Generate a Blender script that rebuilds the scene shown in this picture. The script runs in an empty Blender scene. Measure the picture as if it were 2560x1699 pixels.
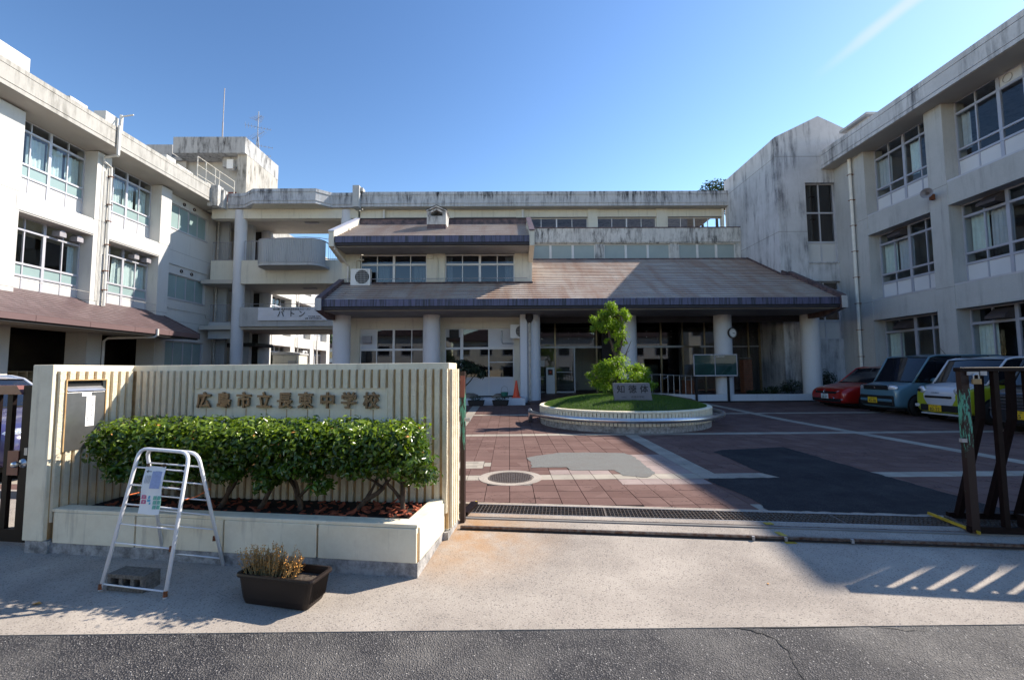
import bpy, math, random
from mathutils import Vector, Matrix, Euler
random.seed(7)
rad = math.radians
C = bpy.context.scene.collection
sc = bpy.context.scene

# ---------------------------------------------------------------- camera
cam_d = bpy.data.cameras.new('camera')
cam_d.sensor_width = 36.0
cam_d.lens = 36.0 * 1110 / 2560
cam_d.clip_start = 0.05
cam_d.clip_end = 600
cam = bpy.data.objects.new('camera', cam_d)
C.objects.link(cam)
PITCH = math.atan(77.5 / 1110); YAW = -math.atan(8 / 1110); ROLL = -0.0065
cam.matrix_world = Matrix.Translation((0, 0, 1.36)) @ Matrix.Rotation(YAW, 4, 'Z') @ Matrix.Rotation(math.pi / 2 + PITCH, 4, 'X') @ Matrix.Rotation(ROLL, 4, 'Z')
sc.camera = cam

# ---------------------------------------------------------------- light
SUN = Vector((1.08, 0.50, 1.0)).normalized()
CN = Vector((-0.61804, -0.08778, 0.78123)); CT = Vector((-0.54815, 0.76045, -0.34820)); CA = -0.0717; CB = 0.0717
world = bpy.data.worlds.new('World'); sc.world = world; world.use_nodes = True
wn = world.node_tree.nodes; wl = world.node_tree.links
for n in list(wn): wn.remove(n)
sky = wn.new('ShaderNodeTexSky'); sky.sky_type = 'NISHITA'; sky.sun_disc = False
sky.sun_elevation = math.asin(SUN.z)
sky.sun_rotation = math.atan2(SUN.x, SUN.y)
sky.altitude = 30; sky.air_density = 1.0; sky.dust_density = 0.10; sky.ozone_density = 1.2
bg = wn.new('ShaderNodeBackground'); bg.inputs['Strength'].default_value = 0.070
wo = wn.new('ShaderNodeOutputWorld')
sp = wn.new('ShaderNodeSeparateColor'); gm = wn.new('ShaderNodeCombineColor'); wl.new(sky.outputs[0], sp.inputs[0])
for i_, g_ in enumerate((1.60, 1.5, 1.42)):      # deeper, more saturated blue away from the sun
    pw_ = wn.new('ShaderNodeMath'); pw_.operation = 'POWER'; pw_.inputs[1].default_value = g_; wl.new(sp.outputs[i_], pw_.inputs[0]); wl.new(pw_.outputs[0], gm.inputs[i_])
# a faint pale streak mixed into the sky colour at upper right, fixed by direction
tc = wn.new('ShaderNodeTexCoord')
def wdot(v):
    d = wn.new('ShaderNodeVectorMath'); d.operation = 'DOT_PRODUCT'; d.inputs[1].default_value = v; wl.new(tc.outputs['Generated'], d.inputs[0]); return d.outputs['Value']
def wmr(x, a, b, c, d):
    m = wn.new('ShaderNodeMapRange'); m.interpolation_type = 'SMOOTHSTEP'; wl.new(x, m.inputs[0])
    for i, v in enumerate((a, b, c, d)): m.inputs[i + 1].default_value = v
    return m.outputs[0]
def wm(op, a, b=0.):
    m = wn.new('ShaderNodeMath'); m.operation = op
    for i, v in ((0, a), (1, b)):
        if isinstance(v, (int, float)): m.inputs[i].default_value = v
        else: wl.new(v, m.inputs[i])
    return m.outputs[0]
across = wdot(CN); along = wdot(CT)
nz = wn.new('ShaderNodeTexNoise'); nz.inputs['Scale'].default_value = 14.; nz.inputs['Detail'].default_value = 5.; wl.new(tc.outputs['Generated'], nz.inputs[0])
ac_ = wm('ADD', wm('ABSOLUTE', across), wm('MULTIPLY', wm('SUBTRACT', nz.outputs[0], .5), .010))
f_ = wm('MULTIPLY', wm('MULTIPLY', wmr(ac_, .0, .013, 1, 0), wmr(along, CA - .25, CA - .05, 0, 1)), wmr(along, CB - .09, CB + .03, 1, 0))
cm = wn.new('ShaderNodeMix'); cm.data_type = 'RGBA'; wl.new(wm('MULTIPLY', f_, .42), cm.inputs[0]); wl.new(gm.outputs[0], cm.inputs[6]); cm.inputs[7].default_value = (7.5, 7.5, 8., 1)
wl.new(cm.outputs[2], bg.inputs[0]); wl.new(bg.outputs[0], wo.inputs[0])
sun_d = bpy.data.lights.new('sun', 'SUN'); sun_d.energy = 5.0; sun_d.angle = rad(0.53); sun_d.color = (1.0, 0.90, 0.77)
sun = bpy.data.objects.new('sun', sun_d); C.objects.link(sun)
sun.rotation_euler = SUN.to_track_quat('Z', 'Y').to_euler()
sc.view_settings.view_transform = 'Standard'; sc.view_settings.look = 'None'
sc.view_settings.gamma = 1.0; sc.view_settings.exposure = 0.88
sc.cycles.max_bounces = 7; sc.cycles.diffuse_bounces = 4; sc.cycles.glossy_bounces = 3
sc.cycles.transparent_max_bounces = 12; sc.cycles.caustics_reflective = False; sc.cycles.caustics_refractive = False

# ---------------------------------------------------------------- materials
M = {}
class NT:
    def __init__(s, name):
        s.m = bpy.data.materials.new(name); s.m.use_nodes = True
        s.t = s.m.node_tree; s.n = s.t.nodes; s.l = s.t.links
        s.b = s.n['Principled BSDF']; s.out = s.n['Material Output']
        M[name] = s.m
    def new(s, t, **k):
        n = s.n.new(t)
        for a, v in k.items():
            if a.startswith('i_'): n.inputs[int(a[2:])].default_value = v
            else: setattr(n, a, v)
        return n
    def link(s, a, b): s.l.new(a, b)
    def pos(s, scale=(1, 1, 1)):
        g = s.new('ShaderNodeNewGeometry'); mp = s.new('ShaderNodeMapping')
        mp.inputs['Scale'].default_value = scale
        s.link(g.outputs['Position'], mp.inputs[0]); return mp.outputs[0]
    def noise(s, scale, detail=4, rough=.55, vec=None, mp=(1, 1, 1)):
        n = s.new('ShaderNodeTexNoise'); n.inputs['Scale'].default_value = scale
        n.inputs['Detail'].default_value = detail; n.inputs['Roughness'].default_value = rough
        s.link(vec or s.pos(mp), n.inputs['Vector']); return n.outputs['Fac']
    def ramp(s, fac, a, b, ca=0., cb=1.):
        r = s.new('ShaderNodeMapRange'); r.inputs[1].default_value = a; r.inputs[2].default_value = b
        r.inputs[3].default_value = ca; r.inputs[4].default_value = cb
        s.link(fac, r.inputs[0]); return r.outputs[0]
    def mix(s, fac, a, b):
        m = s.new('ShaderNodeMix', data_type='RGBA')
        if isinstance(fac, (int, float)): m.inputs[0].default_value = fac
        else: s.link(fac, m.inputs[0])
        for i, v in ((6, a), (7, b)):
            if isinstance(v, tuple): m.inputs[i].default_value = (*v, 1)
            else: s.link(v, m.inputs[i])
        return m.outputs[2]
    def math(s, op, a, b=0.):
        m = s.new('ShaderNodeMath', operation=op)
        for i, v in ((0, a), (1, b)):
            if isinstance(v, (int, float)): m.inputs[i].default_value = v
            else: s.link(v, m.inputs[i])
        return m.outputs[0]
    def bump(s, h, strength, dist=.01):
        b = s.new('ShaderNodeBump'); b.inputs['Strength'].default_value = strength; b.inputs['Distance'].default_value = dist
        s.link(h, b.inputs['Height']); s.link(b.outputs[0], s.b.inputs['Normal'])
    def base(s, c):
        if isinstance(c, tuple): s.b.inputs['Base Color'].default_value = (*c, 1)
        else: s.link(c, s.b.inputs['Base Color'])
    def set(s, rough=None, metal=None, spec=None):
        if rough is not None: s.b.inputs['Roughness'].default_value = rough
        if metal is not None: s.b.inputs['Metallic'].default_value = metal
        if spec is not None: s.b.inputs['Specular IOR Level'].default_value = spec

def simple(name, c, rough=.6, metal=0., spec=.4, var=.15, scale=3., bump=0., bscale=60., c2=None):
    s = NT(name)
    c2 = c2 or tuple(v * (1 - var) for v in c)
    f = s.ramp(s.noise(scale, 5), .35, .65)
    s.base(s.mix(f, c, c2)); s.set(rough, metal, spec)
    if bump: s.bump(s.noise(bscale, 3), bump)
    return s

def wall_mat(name, c, stain=(.10, .10, .11), amt=.5, streak=(5, 5, .45), lo=.5, hi=.68, top=None, grain=.25, rough=.85, blotch=.3):
    # painted concrete with vertical rain streaks and blotches; top = (z0, z1): streaks thicken towards z1
    s = NT(name)
    st = s.ramp(s.noise(1.3, 6, .7, mp=streak), lo, hi)
    pt = s.ramp(s.noise(.9, 5, .65), .38, .62)
    f = s.math('MULTIPLY', st, s.ramp(pt, 0, 1, .25, 1))
    if top:
        g = s.new('ShaderNodeNewGeometry'); sx = s.new('ShaderNodeSeparateXYZ'); s.link(g.outputs['Position'], sx.inputs[0])
        f = s.math('MULTIPLY', f, s.ramp(sx.outputs[2], top[0], top[1], .45, 1.15))
    f = s.math('MULTIPLY', f, amt)
    b0 = s.mix(s.math('MULTIPLY', s.ramp(s.noise(.55, 6, .7), .4, .7), blotch), c, tuple(v * .68 for v in c))
    fine = s.ramp(s.noise(22, 4), .3, .7)
    b1 = s.mix(s.math('MULTIPLY', fine, .13), b0, tuple(v * .55 for v in c))
    s.base(s.mix(f, b1, stain)); s.set(rough, 0, .25)
    s.bump(s.noise(55, 4), grain, .006)
    return s

wall_mat('paint_white', (.58, .575, .55), amt=.30, lo=.55, hi=.75, blotch=.12, streak=(4, 4, .35))
wall_mat('paint_cream', (.66, .64, .55), amt=.35, lo=.53, blotch=.3)
wall_mat('paint_grey', (.46, .47, .475), amt=.45, lo=.50, hi=.72, blotch=.45, streak=(3, 3, .3))
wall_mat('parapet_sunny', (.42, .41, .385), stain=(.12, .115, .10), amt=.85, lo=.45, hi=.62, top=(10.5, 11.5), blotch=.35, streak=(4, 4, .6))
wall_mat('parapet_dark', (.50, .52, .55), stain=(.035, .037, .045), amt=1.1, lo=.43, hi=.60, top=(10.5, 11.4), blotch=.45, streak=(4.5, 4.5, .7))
wall_mat('parapet_mid', (.60, .60, .58), stain=(.05, .052, .055), amt=.95, lo=.44, hi=.6, blotch=.5, streak=(4.5, 4.5, 1.1))
wall_mat('tower_concrete', (.56, .57, .60), stain=(.07, .075, .09), amt=.95, lo=.47, hi=.66, blotch=.75, streak=(1.9, 1.9, .25))
wall_mat('stair_house', (.42, .43, .44), stain=(.03, .03, .032), amt=.9, lo=.47, hi=.62, blotch=.5, streak=(3, 3, .5))
wall_mat('column_paint', (.62, .64, .68), amt=.15, lo=.56, blotch=.15)
simple('paint_soffit', (.50, .47, .42), .9, var=.15, scale=.8)
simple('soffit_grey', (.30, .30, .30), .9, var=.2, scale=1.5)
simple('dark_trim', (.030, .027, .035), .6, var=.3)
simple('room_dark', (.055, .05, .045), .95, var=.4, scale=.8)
simple('room_floor', (.16, .12, .08), .7, var=.3)
simple('groove', (.22, .21, .2), .9)
simple('alu', (.52, .53, .58), .42, .3, var=.08)
simple('alu_white', (.66, .66, .66), .45, .1, var=.08)
simple('alu_blue', (.40, .42, .50), .45, .2, var=.08)
simple('bronze', (.32, .25, .15), .35, .7, var=.2)
simple('infill', (.56, .56, .56), .6, var=.06, scale=1)
simple('infill_grey', (.60, .62, .66), .6, var=.08, scale=1)
simple('curtain', (.66, .76, .72), .9, var=.1, scale=6)
simple('curtain_grey', (.50, .54, .58), .9, var=.1, scale=6)
simple('pvc', (.68, .67, .63), .45, var=.12, scale=4)
simple('pvc_old', (.52, .50, .45), .5, var=.4, scale=9)
simple('rust', (.22, .07, .025), .8, var=.5, scale=40)
simple('steel', (.62, .63, .65), .28, .95, var=.1, scale=20)
simple('steel_dull', (.42, .43, .45), .5, .7, var=.2, scale=20)
simple('steel_rail', (.22, .20, .19), .42, .8, var=.35, scale=30, c2=(.12, .07, .05))
simple('galv', (.20, .19, .18), .6, .5, var=.4, scale=50, c2=(.13, .085, .06))
simple('hood_dark', (.07, .055, .055), .6, var=.2)
simple('hood_light', (.33, .32, .35), .6, var=.2)
simple('black', (.012, .012, .013), .6, var=.2)
simple('white_plastic', (.75, .75, .74), .4, var=.05)
simple('paper', (.82, .82, .80), .8, var=.04)
simple('ink', (.035, .035, .04), .8)
simple('ink_grey', (.25, .26, .28), .8)
simple('banner_cloth', (.66, .68, .74), .85, var=.06, scale=1.5)
simple('gold_char', (.25, .17, .10), .45, .55, var=.25, scale=30, bump=.2)
simple('orange_cord', (.62, .14, .03), .7)
simple('cone_red', (.75, .08, .03), .5)
simple('pot_brown', (.020, .013, .011), .45, var=.2, spec=.35)
simple('pot_dark', (.018, .015, .015), .6)
simple('soil', (.028, .017, .012), .95, var=.5, scale=40, bump=.8)
simple('gravel_soil', (.09, .07, .055), .95, var=.6, scale=90, bump=.8)
simple('shard', (.38, .095, .045), .8, var=.45, scale=25, bump=.3, bscale=90)
simple('stone_rock', (.22, .19, .16), .9, var=.45, scale=6, bump=.8, bscale=14)
simple('white_sand', (.55, .57, .62), .9, var=.15, scale=12)
simple('granite', (.18, .19, .22), .35, var=.35, scale=160, spec=.5)
simple('granite_side', (.06, .065, .075), .5, var=.4, scale=120)
simple('cinder', (.20, .18, .155), .95, var=.5, scale=60, bump=1., bscale=130)
simple('bark', (.12, .085, .06), .9, var=.5, scale=30, bump=.8, bscale=50)
simple('bark_dark', (.06, .045, .035), .9, var=.5, scale=30, bump=.6, bscale=50)
simple('chalk_green', (.015, .075, .06), .35, var=.3, scale=2)
simple('brown_panel', (.17, .055, .025), .7, var=.2, scale=4)
simple('shelf_wood', (.42, .34, .22), .6, var=.15)
simple('door_red', (.20, .06, .04), .6)
simple('dead_leaf', (.60, .29, .07), .8, var=.4, scale=70)
simple('dead_stem', (.42, .30, .13), .8, var=.3, scale=70)
simple('tyre', (.012, .012, .013), .8)
simple('rim_dark', (.05, .05, .055), .4, .6)
simple('rim_white', (.62, .63, .66), .4, .2)
simple('chrome', (.75, .76, .80), .12, 1.)
simple('plate_yellow', (.75, .48, .02), .5)
simple('plate_white', (.75, .77, .78), .5)
simple('floor_tile_red', (.11, .045, .035), .5, var=.3, scale=5)
simple('roof_cap', (.15, .10, .10), .55, var=.35, scale=5, c2=(.045, .035, .045))
simple('pier_brick', (.24, .10, .06), .85, var=.3, scale=12)
simple('yellow_paint', (.50, .36, .035), .6, var=.35, scale=30)
simple('green_pipe', (.02, .14, .10), .5)

def metal_paint(name, c, rough=.28, c2=None, coat=.6):
    s = NT(name); s.base(c); s.set(rough, .05, .5); s.b.inputs['Coat Weight'].default_value = coat; s.b.inputs['Coat Roughness'].default_value = .06
metal_paint('car_red', (.34, .012, .008)); metal_paint('car_blue', (.095, .19, .25)); metal_paint('car_white', (.50, .52, .58))
metal_paint('car_lime', (.34, .38, .02)); metal_paint('car_black', (.02, .022, .028)); metal_paint('car_navy', (.05, .05, .14)); metal_paint('stand_white', (.74, .75, .78), .4, coat=.2)

def roof_metal(name, c1, c2, c3, streak=.5):
    s = NT(name)
    a = s.ramp(s.noise(1., 5, .65, mp=(.55, 4.5, 4.5)), .42, .62)
    r = s.ramp(s.noise(1., 4, .6, mp=(1.4, .22, .22)), .45, .62)
    col = s.mix(a, c1, c2)
    s.base(s.mix(s.math('MULTIPLY', r, streak), col, c3)); s.set(.42, .0, .55)
roof_metal('roof_slate', (.38, .30, .25), (.50, .44, .39), (.31, .18, .12), .7)
roof_metal('roof_slate2', (.40, .32, .27), (.50, .43, .38), (.32, .21, .15), .6)
roof_metal('canopy_metal', (.10, .068, .07), (.14, .098, .10), (.09, .055, .055), .4)
simple('canopy_fascia', (.15, .098, .10), .5, var=.08, scale=1)

s = NT('gutter_navy')
f = s.ramp(s.noise(1.2, 5, .7, mp=(9, 9, .5)), .45, .6)
s.base(s.mix(f, (.085, .085, .16), (.02, .02, .035))); s.set(.45, 0, .5)

def glass_mat(name, tint, ior, f0):
    s = NT(name); g = s.new('ShaderNodeNewGeometry')
    tr = s.new('ShaderNodeBsdfTransparent'); s.link(s.mix(g.outputs['Backfacing'], tint, (1., 1., 1.)), tr.inputs[0])
    gl = s.new('ShaderNodeBsdfGlossy'); gl.inputs['Roughness'].default_value = .015; gl.inputs[0].default_value = (.9, .93, 1, 1)
    fr = s.new('ShaderNodeFresnel'); fr.inputs[0].default_value = ior
    f = s.math('MULTIPLY', s.ramp(fr.outputs[0], 0, 1, f0, 1), s.math('SUBTRACT', 1., g.outputs['Backfacing']))
    mx = s.new('ShaderNodeMixShader'); s.link(f, mx.inputs[0]); s.link(tr.outputs[0], mx.inputs[1]); s.link(gl.outputs[0], mx.inputs[2])
    s.link(mx.outputs[0], s.out.inputs[0])
glass_mat('glass', (.80, .85, .87), 1.45, .02)
glass_mat('glass_dark', (.42, .44, .46), 1.55, .03)
simple('frosted', (.30, .36, .36), .35, var=.08, scale=2, spec=.5)
simple('frosted_teal', (.26, .36, .36), .3, var=.08, scale=1.5, spec=.5)
simple('frosted_blue', (.05, .08, .15), .18, var=.3, scale=1.5, spec=.6)
s = NT('lamp_glass'); s.base((.8, .82, .88)); s.set(.1, .6, .6)
s.bump(s.noise(60, 2), .9)
s = NT('car_glass'); s.base((.010, .012, .018)); s.set(.04, 0, .7)
# cream render of the gate wall: rough ribs, ochre in the joints
s = NT('rib_render')
s.base(s.mix(s.ramp(s.noise(9, 5, .7), .45, .75), (.86, .77, .58), (.74, .65, .48))); s.set(.9, 0, .2)
s.bump(s.noise(60, 5, .75), 1., .016)
s = NT('smooth_render')
st = s.ramp(s.noise(1.2, 6, .7, mp=(9, 9, .8)), .55, .75)
s.base(s.mix(s.math('MULTIPLY', st, .5), s.mix(s.ramp(s.noise(5, 5, .7), .4, .7), (.84, .76, .58), (.74, .65, .48)), (.27, .22, .17))); s.set(.9, 0, .2)
s.bump(s.noise(110, 4, .7), .35, .006)
s = NT('joint_ochre')
s.base(s.mix(s.ramp(s.noise(7, 5, .7), .4, .65), (.56, .39, .20), (.40, .24, .11))); s.set(.95, 0, .1)
s = NT('footing')
f = s.ramp(s.noise(11, 6, .75), .4, .65)
s.base(s.mix(f, (.42, .41, .40), (.16, .155, .15))); s.set(.95, 0, .2); s.bump(s.noise(50, 5, .7), .6, .01)
# exposed aggregate apron, dark elongated chips; rust run-off by the wall end
s = NT('apron_concrete')
p = s.pos()
v = s.new('ShaderNodeTexVoronoi', feature='F1'); v.inputs['Scale'].default_value = 1.
s.link(s.pos((52, 88, 52)), v.inputs['Vector'])
spk = s.ramp(v.outputs['Distance'], .18, .36, 1, 0)
vs = s.math('MULTIPLY', spk, s.ramp(v.outputs['Color'], .36, .50))
big = s.ramp(s.noise(.75, 7, .68), .36, .62)
base = s.mix(big, (.41, .365, .315), (.235, .205, .178))
base = s.mix(s.math('MULTIPLY', s.ramp(s.noise(140, 2), .4, .7), .35), base, (.55, .50, .45))
base = s.mix(s.math('MULTIPLY', vs, .8), base, (.10, .09, .09))
g = s.new('ShaderNodeNewGeometry'); d = s.new('ShaderNodeVectorMath', operation='DISTANCE')
s.link(g.outputs['Position'], d.inputs[0]); d.inputs[1].default_value = (-.38, 3.98, 0)
rs = s.math('MULTIPLY', s.ramp(d.outputs['Value'], .05, .95, 1, 0), s.ramp(s.noise(4.5, 5, .7), .28, .62))
base = s.mix(s.math('MULTIPLY', rs, .9), base, (.36, .20, .085))
s.base(base); s.set(.9, 0, .1); s.bump(s.noise(95, 4, .7), .55, .006)
# coarse asphalt
s = NT('road_asphalt')
v = s.new('ShaderNodeTexVoronoi', feature='F1'); v.inputs['Scale'].default_value = 105.
s.link(s.pos(), v.inputs['Vector'])
cr = s.new('ShaderNodeSeparateColor'); s.link(v.outputs['Color'], cr.inputs[0])
stone = s.mix(s.ramp(cr.outputs[0], .1, .95), (.055, .055, .06), (.185, .175, .175))
st2 = s.mix(s.ramp(cr.outputs[1], .965, .985), stone, (.48, .46, .44))
dk = s.mix(s.ramp(v.outputs['Distance'], .30, .62), st2, (.022, .022, .026))
dust = s.math('MULTIPLY', s.ramp(s.noise(1.6, 6, .65), .42, .68), .40)
s.base(s.mix(dust, dk, (.26, .245, .225))); s.set(.75, 0, .35)
s.bump(s.ramp(v.outputs['Distance'], 0, .6, 1, 0), 1.0, .009)
# courtyard paving tiles: colour per tile from world position cell
def tile_mat(name, a, b, crack=.5):
    s = NT(name)
    sn = s.new('ShaderNodeVectorMath', operation='SNAP'); s.link(s.pos(), sn.inputs[0]); sn.inputs[1].default_value = (.27, .27, 10)
    wnz = s.new('ShaderNodeTexWhiteNoise', noise_dimensions='3D'); s.link(sn.outputs[0], wnz.inputs[0])
    c = s.mix(s.ramp(wnz.outputs[0], 0, 1), a, b)
    c = s.mix(s.math('MULTIPLY', s.ramp(s.noise(2.2, 6, .7), .35, .7), .55), c, tuple(v * .55 for v in a))
    vo = s.new('ShaderNodeTexVoronoi', feature='DISTANCE_TO_EDGE'); vo.inputs['Scale'].default_value = 3.4
    w = s.new('ShaderNodeTexNoise'); w.inputs['Scale'].default_value = 9; s.link(s.pos(), w.inputs['Vector'])
    ad = s.new('ShaderNodeVectorMath', operation='MULTIPLY_ADD'); s.link(w.outputs['Color'], ad.inputs[0]); ad.inputs[1].default_value = (.18, .18, .18)
    s.link(s.pos(), ad.inputs[2]); s.link(ad.outputs[0], vo.inputs['Vector'])
    ck = s.math('MULTIPLY', s.ramp(vo.outputs['Distance'], .004, .012, 1, 0), s.ramp(s.noise(.8, 4), .46, .56, 0, crack))
    s.base(s.mix(ck, c, (.03, .02, .02))); s.set(.85, 0, .06); s.bump(s.noise(60, 4), .3, .004)
tile_mat('tile_red', (.190, .122, .108), (.140, .085, .075), .9)
tile_mat('tile_pale', (.42, .38, .32), (.33, .30, .26), .4)
tile_mat('tile_pink', (.36, .29, .27), (.30, .24, .22), .6)
simple('tile_joint', (.055, .04, .035), .95, spec=.05, var=.3, scale=30)
simple('courtyard_base', (.135, .085, .075), .95, spec=.05, var=.3, scale=4)
s = NT('patch_asphalt')
v = s.new('ShaderNodeTexVoronoi'); v.inputs['Scale'].default_value = 130.; s.link(s.pos(), v.inputs['Vector'])
s.base(s.mix(s.math('MULTIPLY', s.ramp(s.noise(3.2, 7, .75), .38, .64), .6), s.mix(s.ramp(v.outputs['Distance'], .2, .6), (.27, .275, .265), (.14, .145, .14)), (.16, .15, .14))); s.set(.9, 0, .06); s.bump(v.outputs['Distance'], .5, .006)
s = NT('patch_dark')
v = s.new('ShaderNodeTexVoronoi'); v.inputs['Scale'].default_value = 110.; s.link(s.pos(), v.inputs['Vector'])
s.base(s.mix(s.ramp(s.noise(1.7, 7, .75), .36, .64), s.mix(s.ramp(v.outputs['Distance'], .2, .6), (.085, .083, .085), (.035, .035, .038)), s.mix(s.ramp(v.outputs['Distance'], .2, .6), (.045, .044, .048), (.02, .02, .024)))); s.set(.9, 0, .06); s.bump(v.outputs['Distance'], .5, .006)
# peeling gate paint
s = NT('gate_paint')
s.base(s.mix(s.ramp(s.noise(14, 5), .45, .7), (.010, .005, .005), (.006, .003, .003))); s.set(.55, 0, .15)
s = NT('gate_red'); s.base(s.mix(s.ramp(s.noise(8, 5), .45, .7), (.17, .045, .035), (.12, .03, .025))); s.set(.4, 0, .5)
s = NT('gate_peel')
g = s.new('ShaderNodeNewGeometry'); sx = s.new('ShaderNodeSeparateXYZ'); s.link(g.outputs['Position'], sx.inputs[0])
zz = s.math('MULTIPLY', s.ramp(sx.outputs[2], .55, .8), s.ramp(sx.outputs[2], 1.1, 1.27, 1, 0))
n1 = s.noise(6, 8, .75, mp=(7, 7, 1.1))
pl = s.ramp(s.math('ADD', n1, s.math('MULTIPLY', zz, .17)), .672, .68)
s.base(s.mix(pl, (.020, .009, .008), (.08, .30, .22))); s.set(.5, 0, .4)
# foliage
def leaf_mat(name, c1, c2, rough=.35, trans=.35, spec=.5, scale=9):
    s = NT(name)
    col = s.mix(s.ramp(s.noise(scale, 4, .8), .35, .65), c1, c2)
    at = s.new('ShaderNodeAttribute', attribute_name='tint')
    col = s.mix(s.ramp(at.outputs['Fac'], 0, 1, 0, .55), col, tuple(min(1, v * 2.1) for v in c1))
    s.base(col); s.set(rough, 0, spec)
    tl = s.new('ShaderNodeBsdfTranslucent'); s.link(s.mix(.5, col, (c1[0] * 2.2, c1[1] * 2.4, c1[2] * .6)), tl.inputs[0])
    m = s.new('ShaderNodeMixShader'); m.inputs[0].default_value = trans
    s.link(s.b.outputs[0], m.inputs[1]); s.link(tl.outputs[0], m.inputs[2]); s.link(m.outputs[0], s.out.inputs[0])
leaf_mat('leaf_camellia', (.070, .120, .012), (.025, .06, .010), .25, .30, .6)
leaf_mat('leaf_topiary', (.17, .26, .020), (.075, .14, .012), .4, .5)
leaf_mat('leaf_new', (.16, .22, .02), (.09, .15, .015), .25, .4, .6)
leaf_mat('leaf_dark', (.012, .03, .010), (.008, .018, .006), .5, .1)
leaf_mat('leaf_hill', (.025, .055, .018), (.015, .032, .012), .7, .1, scale=.5)
leaf_mat('grass', (.07, .13, .022), (.035, .085, .012), .6, .3, scale=3)
simple('grass_soil', (.045, .07, .02), .95, var=.4, scale=8)

# ---------------------------------------------------------------- geometry helpers
class MB:
    def __init__(s): s.v = []; s.f = []; s.mi = []
    def add(s, vs, fs, m=0):
        o = len(s.v); s.v += [tuple(p) for p in vs]; s.f += [tuple(i + o for i in f) for f in fs]; s.mi += [m] * len(fs)
        return s
    def box(s, x0, x1, y0, y1, z0, z1, m=0):
        if x0 > x1: x0, x1 = x1, x0
        if y0 > y1: y0, y1 = y1, y0
        vs = [(x0, y0, z0), (x1, y0, z0), (x1, y1, z0), (x0, y1, z0), (x0, y0, z1), (x1, y0, z1), (x1, y1, z1), (x0, y1, z1)]
        return s.add(vs, [(3, 2, 1, 0), (4, 5, 6, 7), (0, 1, 5, 4), (1, 2, 6, 5), (2, 3, 7, 6), (3, 0, 4, 7)], m)
    def obox(s, mat4, dx, dy, dz, m=0):
        t = MB().box(-dx / 2, dx / 2, -dy / 2, dy / 2, -dz / 2, dz / 2)
        return s.add([mat4 @ Vector(p) for p in t.v], t.f, m)
    def prism(s, poly, axis, a0, a1, m=0):
        # poly: list of 2d points; axis 'x': (y,z), 'y': (x,z), 'z': (x,y)
        n = len(poly)
        def P(p, a): return {'x': (a, p[0], p[1]), 'y': (p[0], a, p[1]), 'z': (p[0], p[1], a)}[axis]
        vs = [P(p, a0) for p in poly] + [P(p, a1) for p in poly]
        fs = [tuple(range(n))[::-1], tuple(range(n, 2 * n))] + [(i, (i + 1) % n, n + (i + 1) % n, n + i) for i in range(n)]
        return s.add(vs, fs, m)
    def tube(s, pts, r, n=8, m=0, cap=True):
        pts = [Vector(p) for p in pts]; rs = r if isinstance(r, (list, tuple)) else [r] * len(pts)
        vs = []; up = Vector((0, 0, 1)); last = None
        for i, p in enumerate(pts):
            d = (pts[min(i + 1, len(pts) - 1)] - pts[max(i - 1, 0)]).normalized()
            if last is None:
                a = d.cross(up) if abs(d.z) < .95 else d.cross(Vector((1, 0, 0)))
            else: a = last - d * last.dot(d)
            a.normalize(); last = a; b = d.cross(a)
            for k in range(n):
                t = 2 * math.pi * k / n; vs.append(p + (a * math.cos(t) + b * math.sin(t)) * rs[i])
        fs = [(i * n + k, i * n + (k + 1) % n, (i + 1) * n + (k + 1) % n, (i + 1) * n + k) for i in range(len(pts) - 1) for k in range(n)]
        if cap: fs += [tuple(range(n))[::-1], tuple(range((len(pts) - 1) * n, len(pts) * n))]
        return s.add(vs, fs, m)
    def lathe(s, prof, cx=0, cy=0, n=24, m=0, a0=0, a1=2 * math.pi):
        full = abs(a1 - a0 - 2 * math.pi) < 1e-6; k = n if full else n + 1; vs = []
        for r, z in prof:
            for i in range(k):
                t = a0 + (a1 - a0) * i / n; vs.append((cx + r * math.cos(t), cy + r * math.sin(t), z))
        fs = [(j * k + i, j * k + (i + 1) % k, (j + 1) * k + (i + 1) % k, (j + 1) * k + i) for j in range(len(prof) - 1) for i in range(n if full else n)]
        return s.add(vs, fs, m)
    def xform(s, mat4): s.v = [tuple(mat4 @ Vector(p)) for p in s.v]; return s
    def mesh(s, name, mats):
        me = bpy.data.meshes.new(name); me.from_pydata(s.v, [], s.f)
        for m in (mats if isinstance(mats, (list, tuple)) else [mats]): me.materials.append(M[m])
        if any(s.mi): me.polygons.foreach_set('material_index', s.mi)
        me.update(); return me
    def build(s, name, mats, parent=None, smooth=False, local=False, loc=(0, 0, 0), bevel=0, rot=None, kind=None):
        me = s.mesh(name, mats)
        if smooth: me.polygons.foreach_set('use_smooth', [True] * len(me.polygons))
        o = bpy.data.objects.new(name, me); C.objects.link(o)
        attach(o, parent, loc, local)
        if rot: o.rotation_euler = rot
        if kind: o['kind'] = kind
        if bevel:
            b = o.modifiers.new('bevel', 'BEVEL'); b.width = bevel; b.segments = 2; b.limit_method = 'ANGLE'
        return o

def attach(o, parent, loc=(0, 0, 0), local=False):
    o.location = loc
    if parent is not None:
        if not local and parent.parent is None and parent.type == 'EMPTY': o.location = Vector(loc) - parent.location
        o.parent = parent

def thing(name, label, cat, loc=(0, 0, 0), rotz=0., group=None):
    o = bpy.data.objects.new(name, None); C.objects.link(o); o.location = loc; o.rotation_euler = (0, 0, rotz)
    o.empty_display_size = .2; o['label'] = label; o['category'] = cat
    if group: o['group'] = group
    return o
def tag(o, label, cat, group=None):
    o['label'] = label; o['category'] = cat
    if group: o['group'] = group
    return o
def struct(o): o['kind'] = 'structure'; return o

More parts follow.
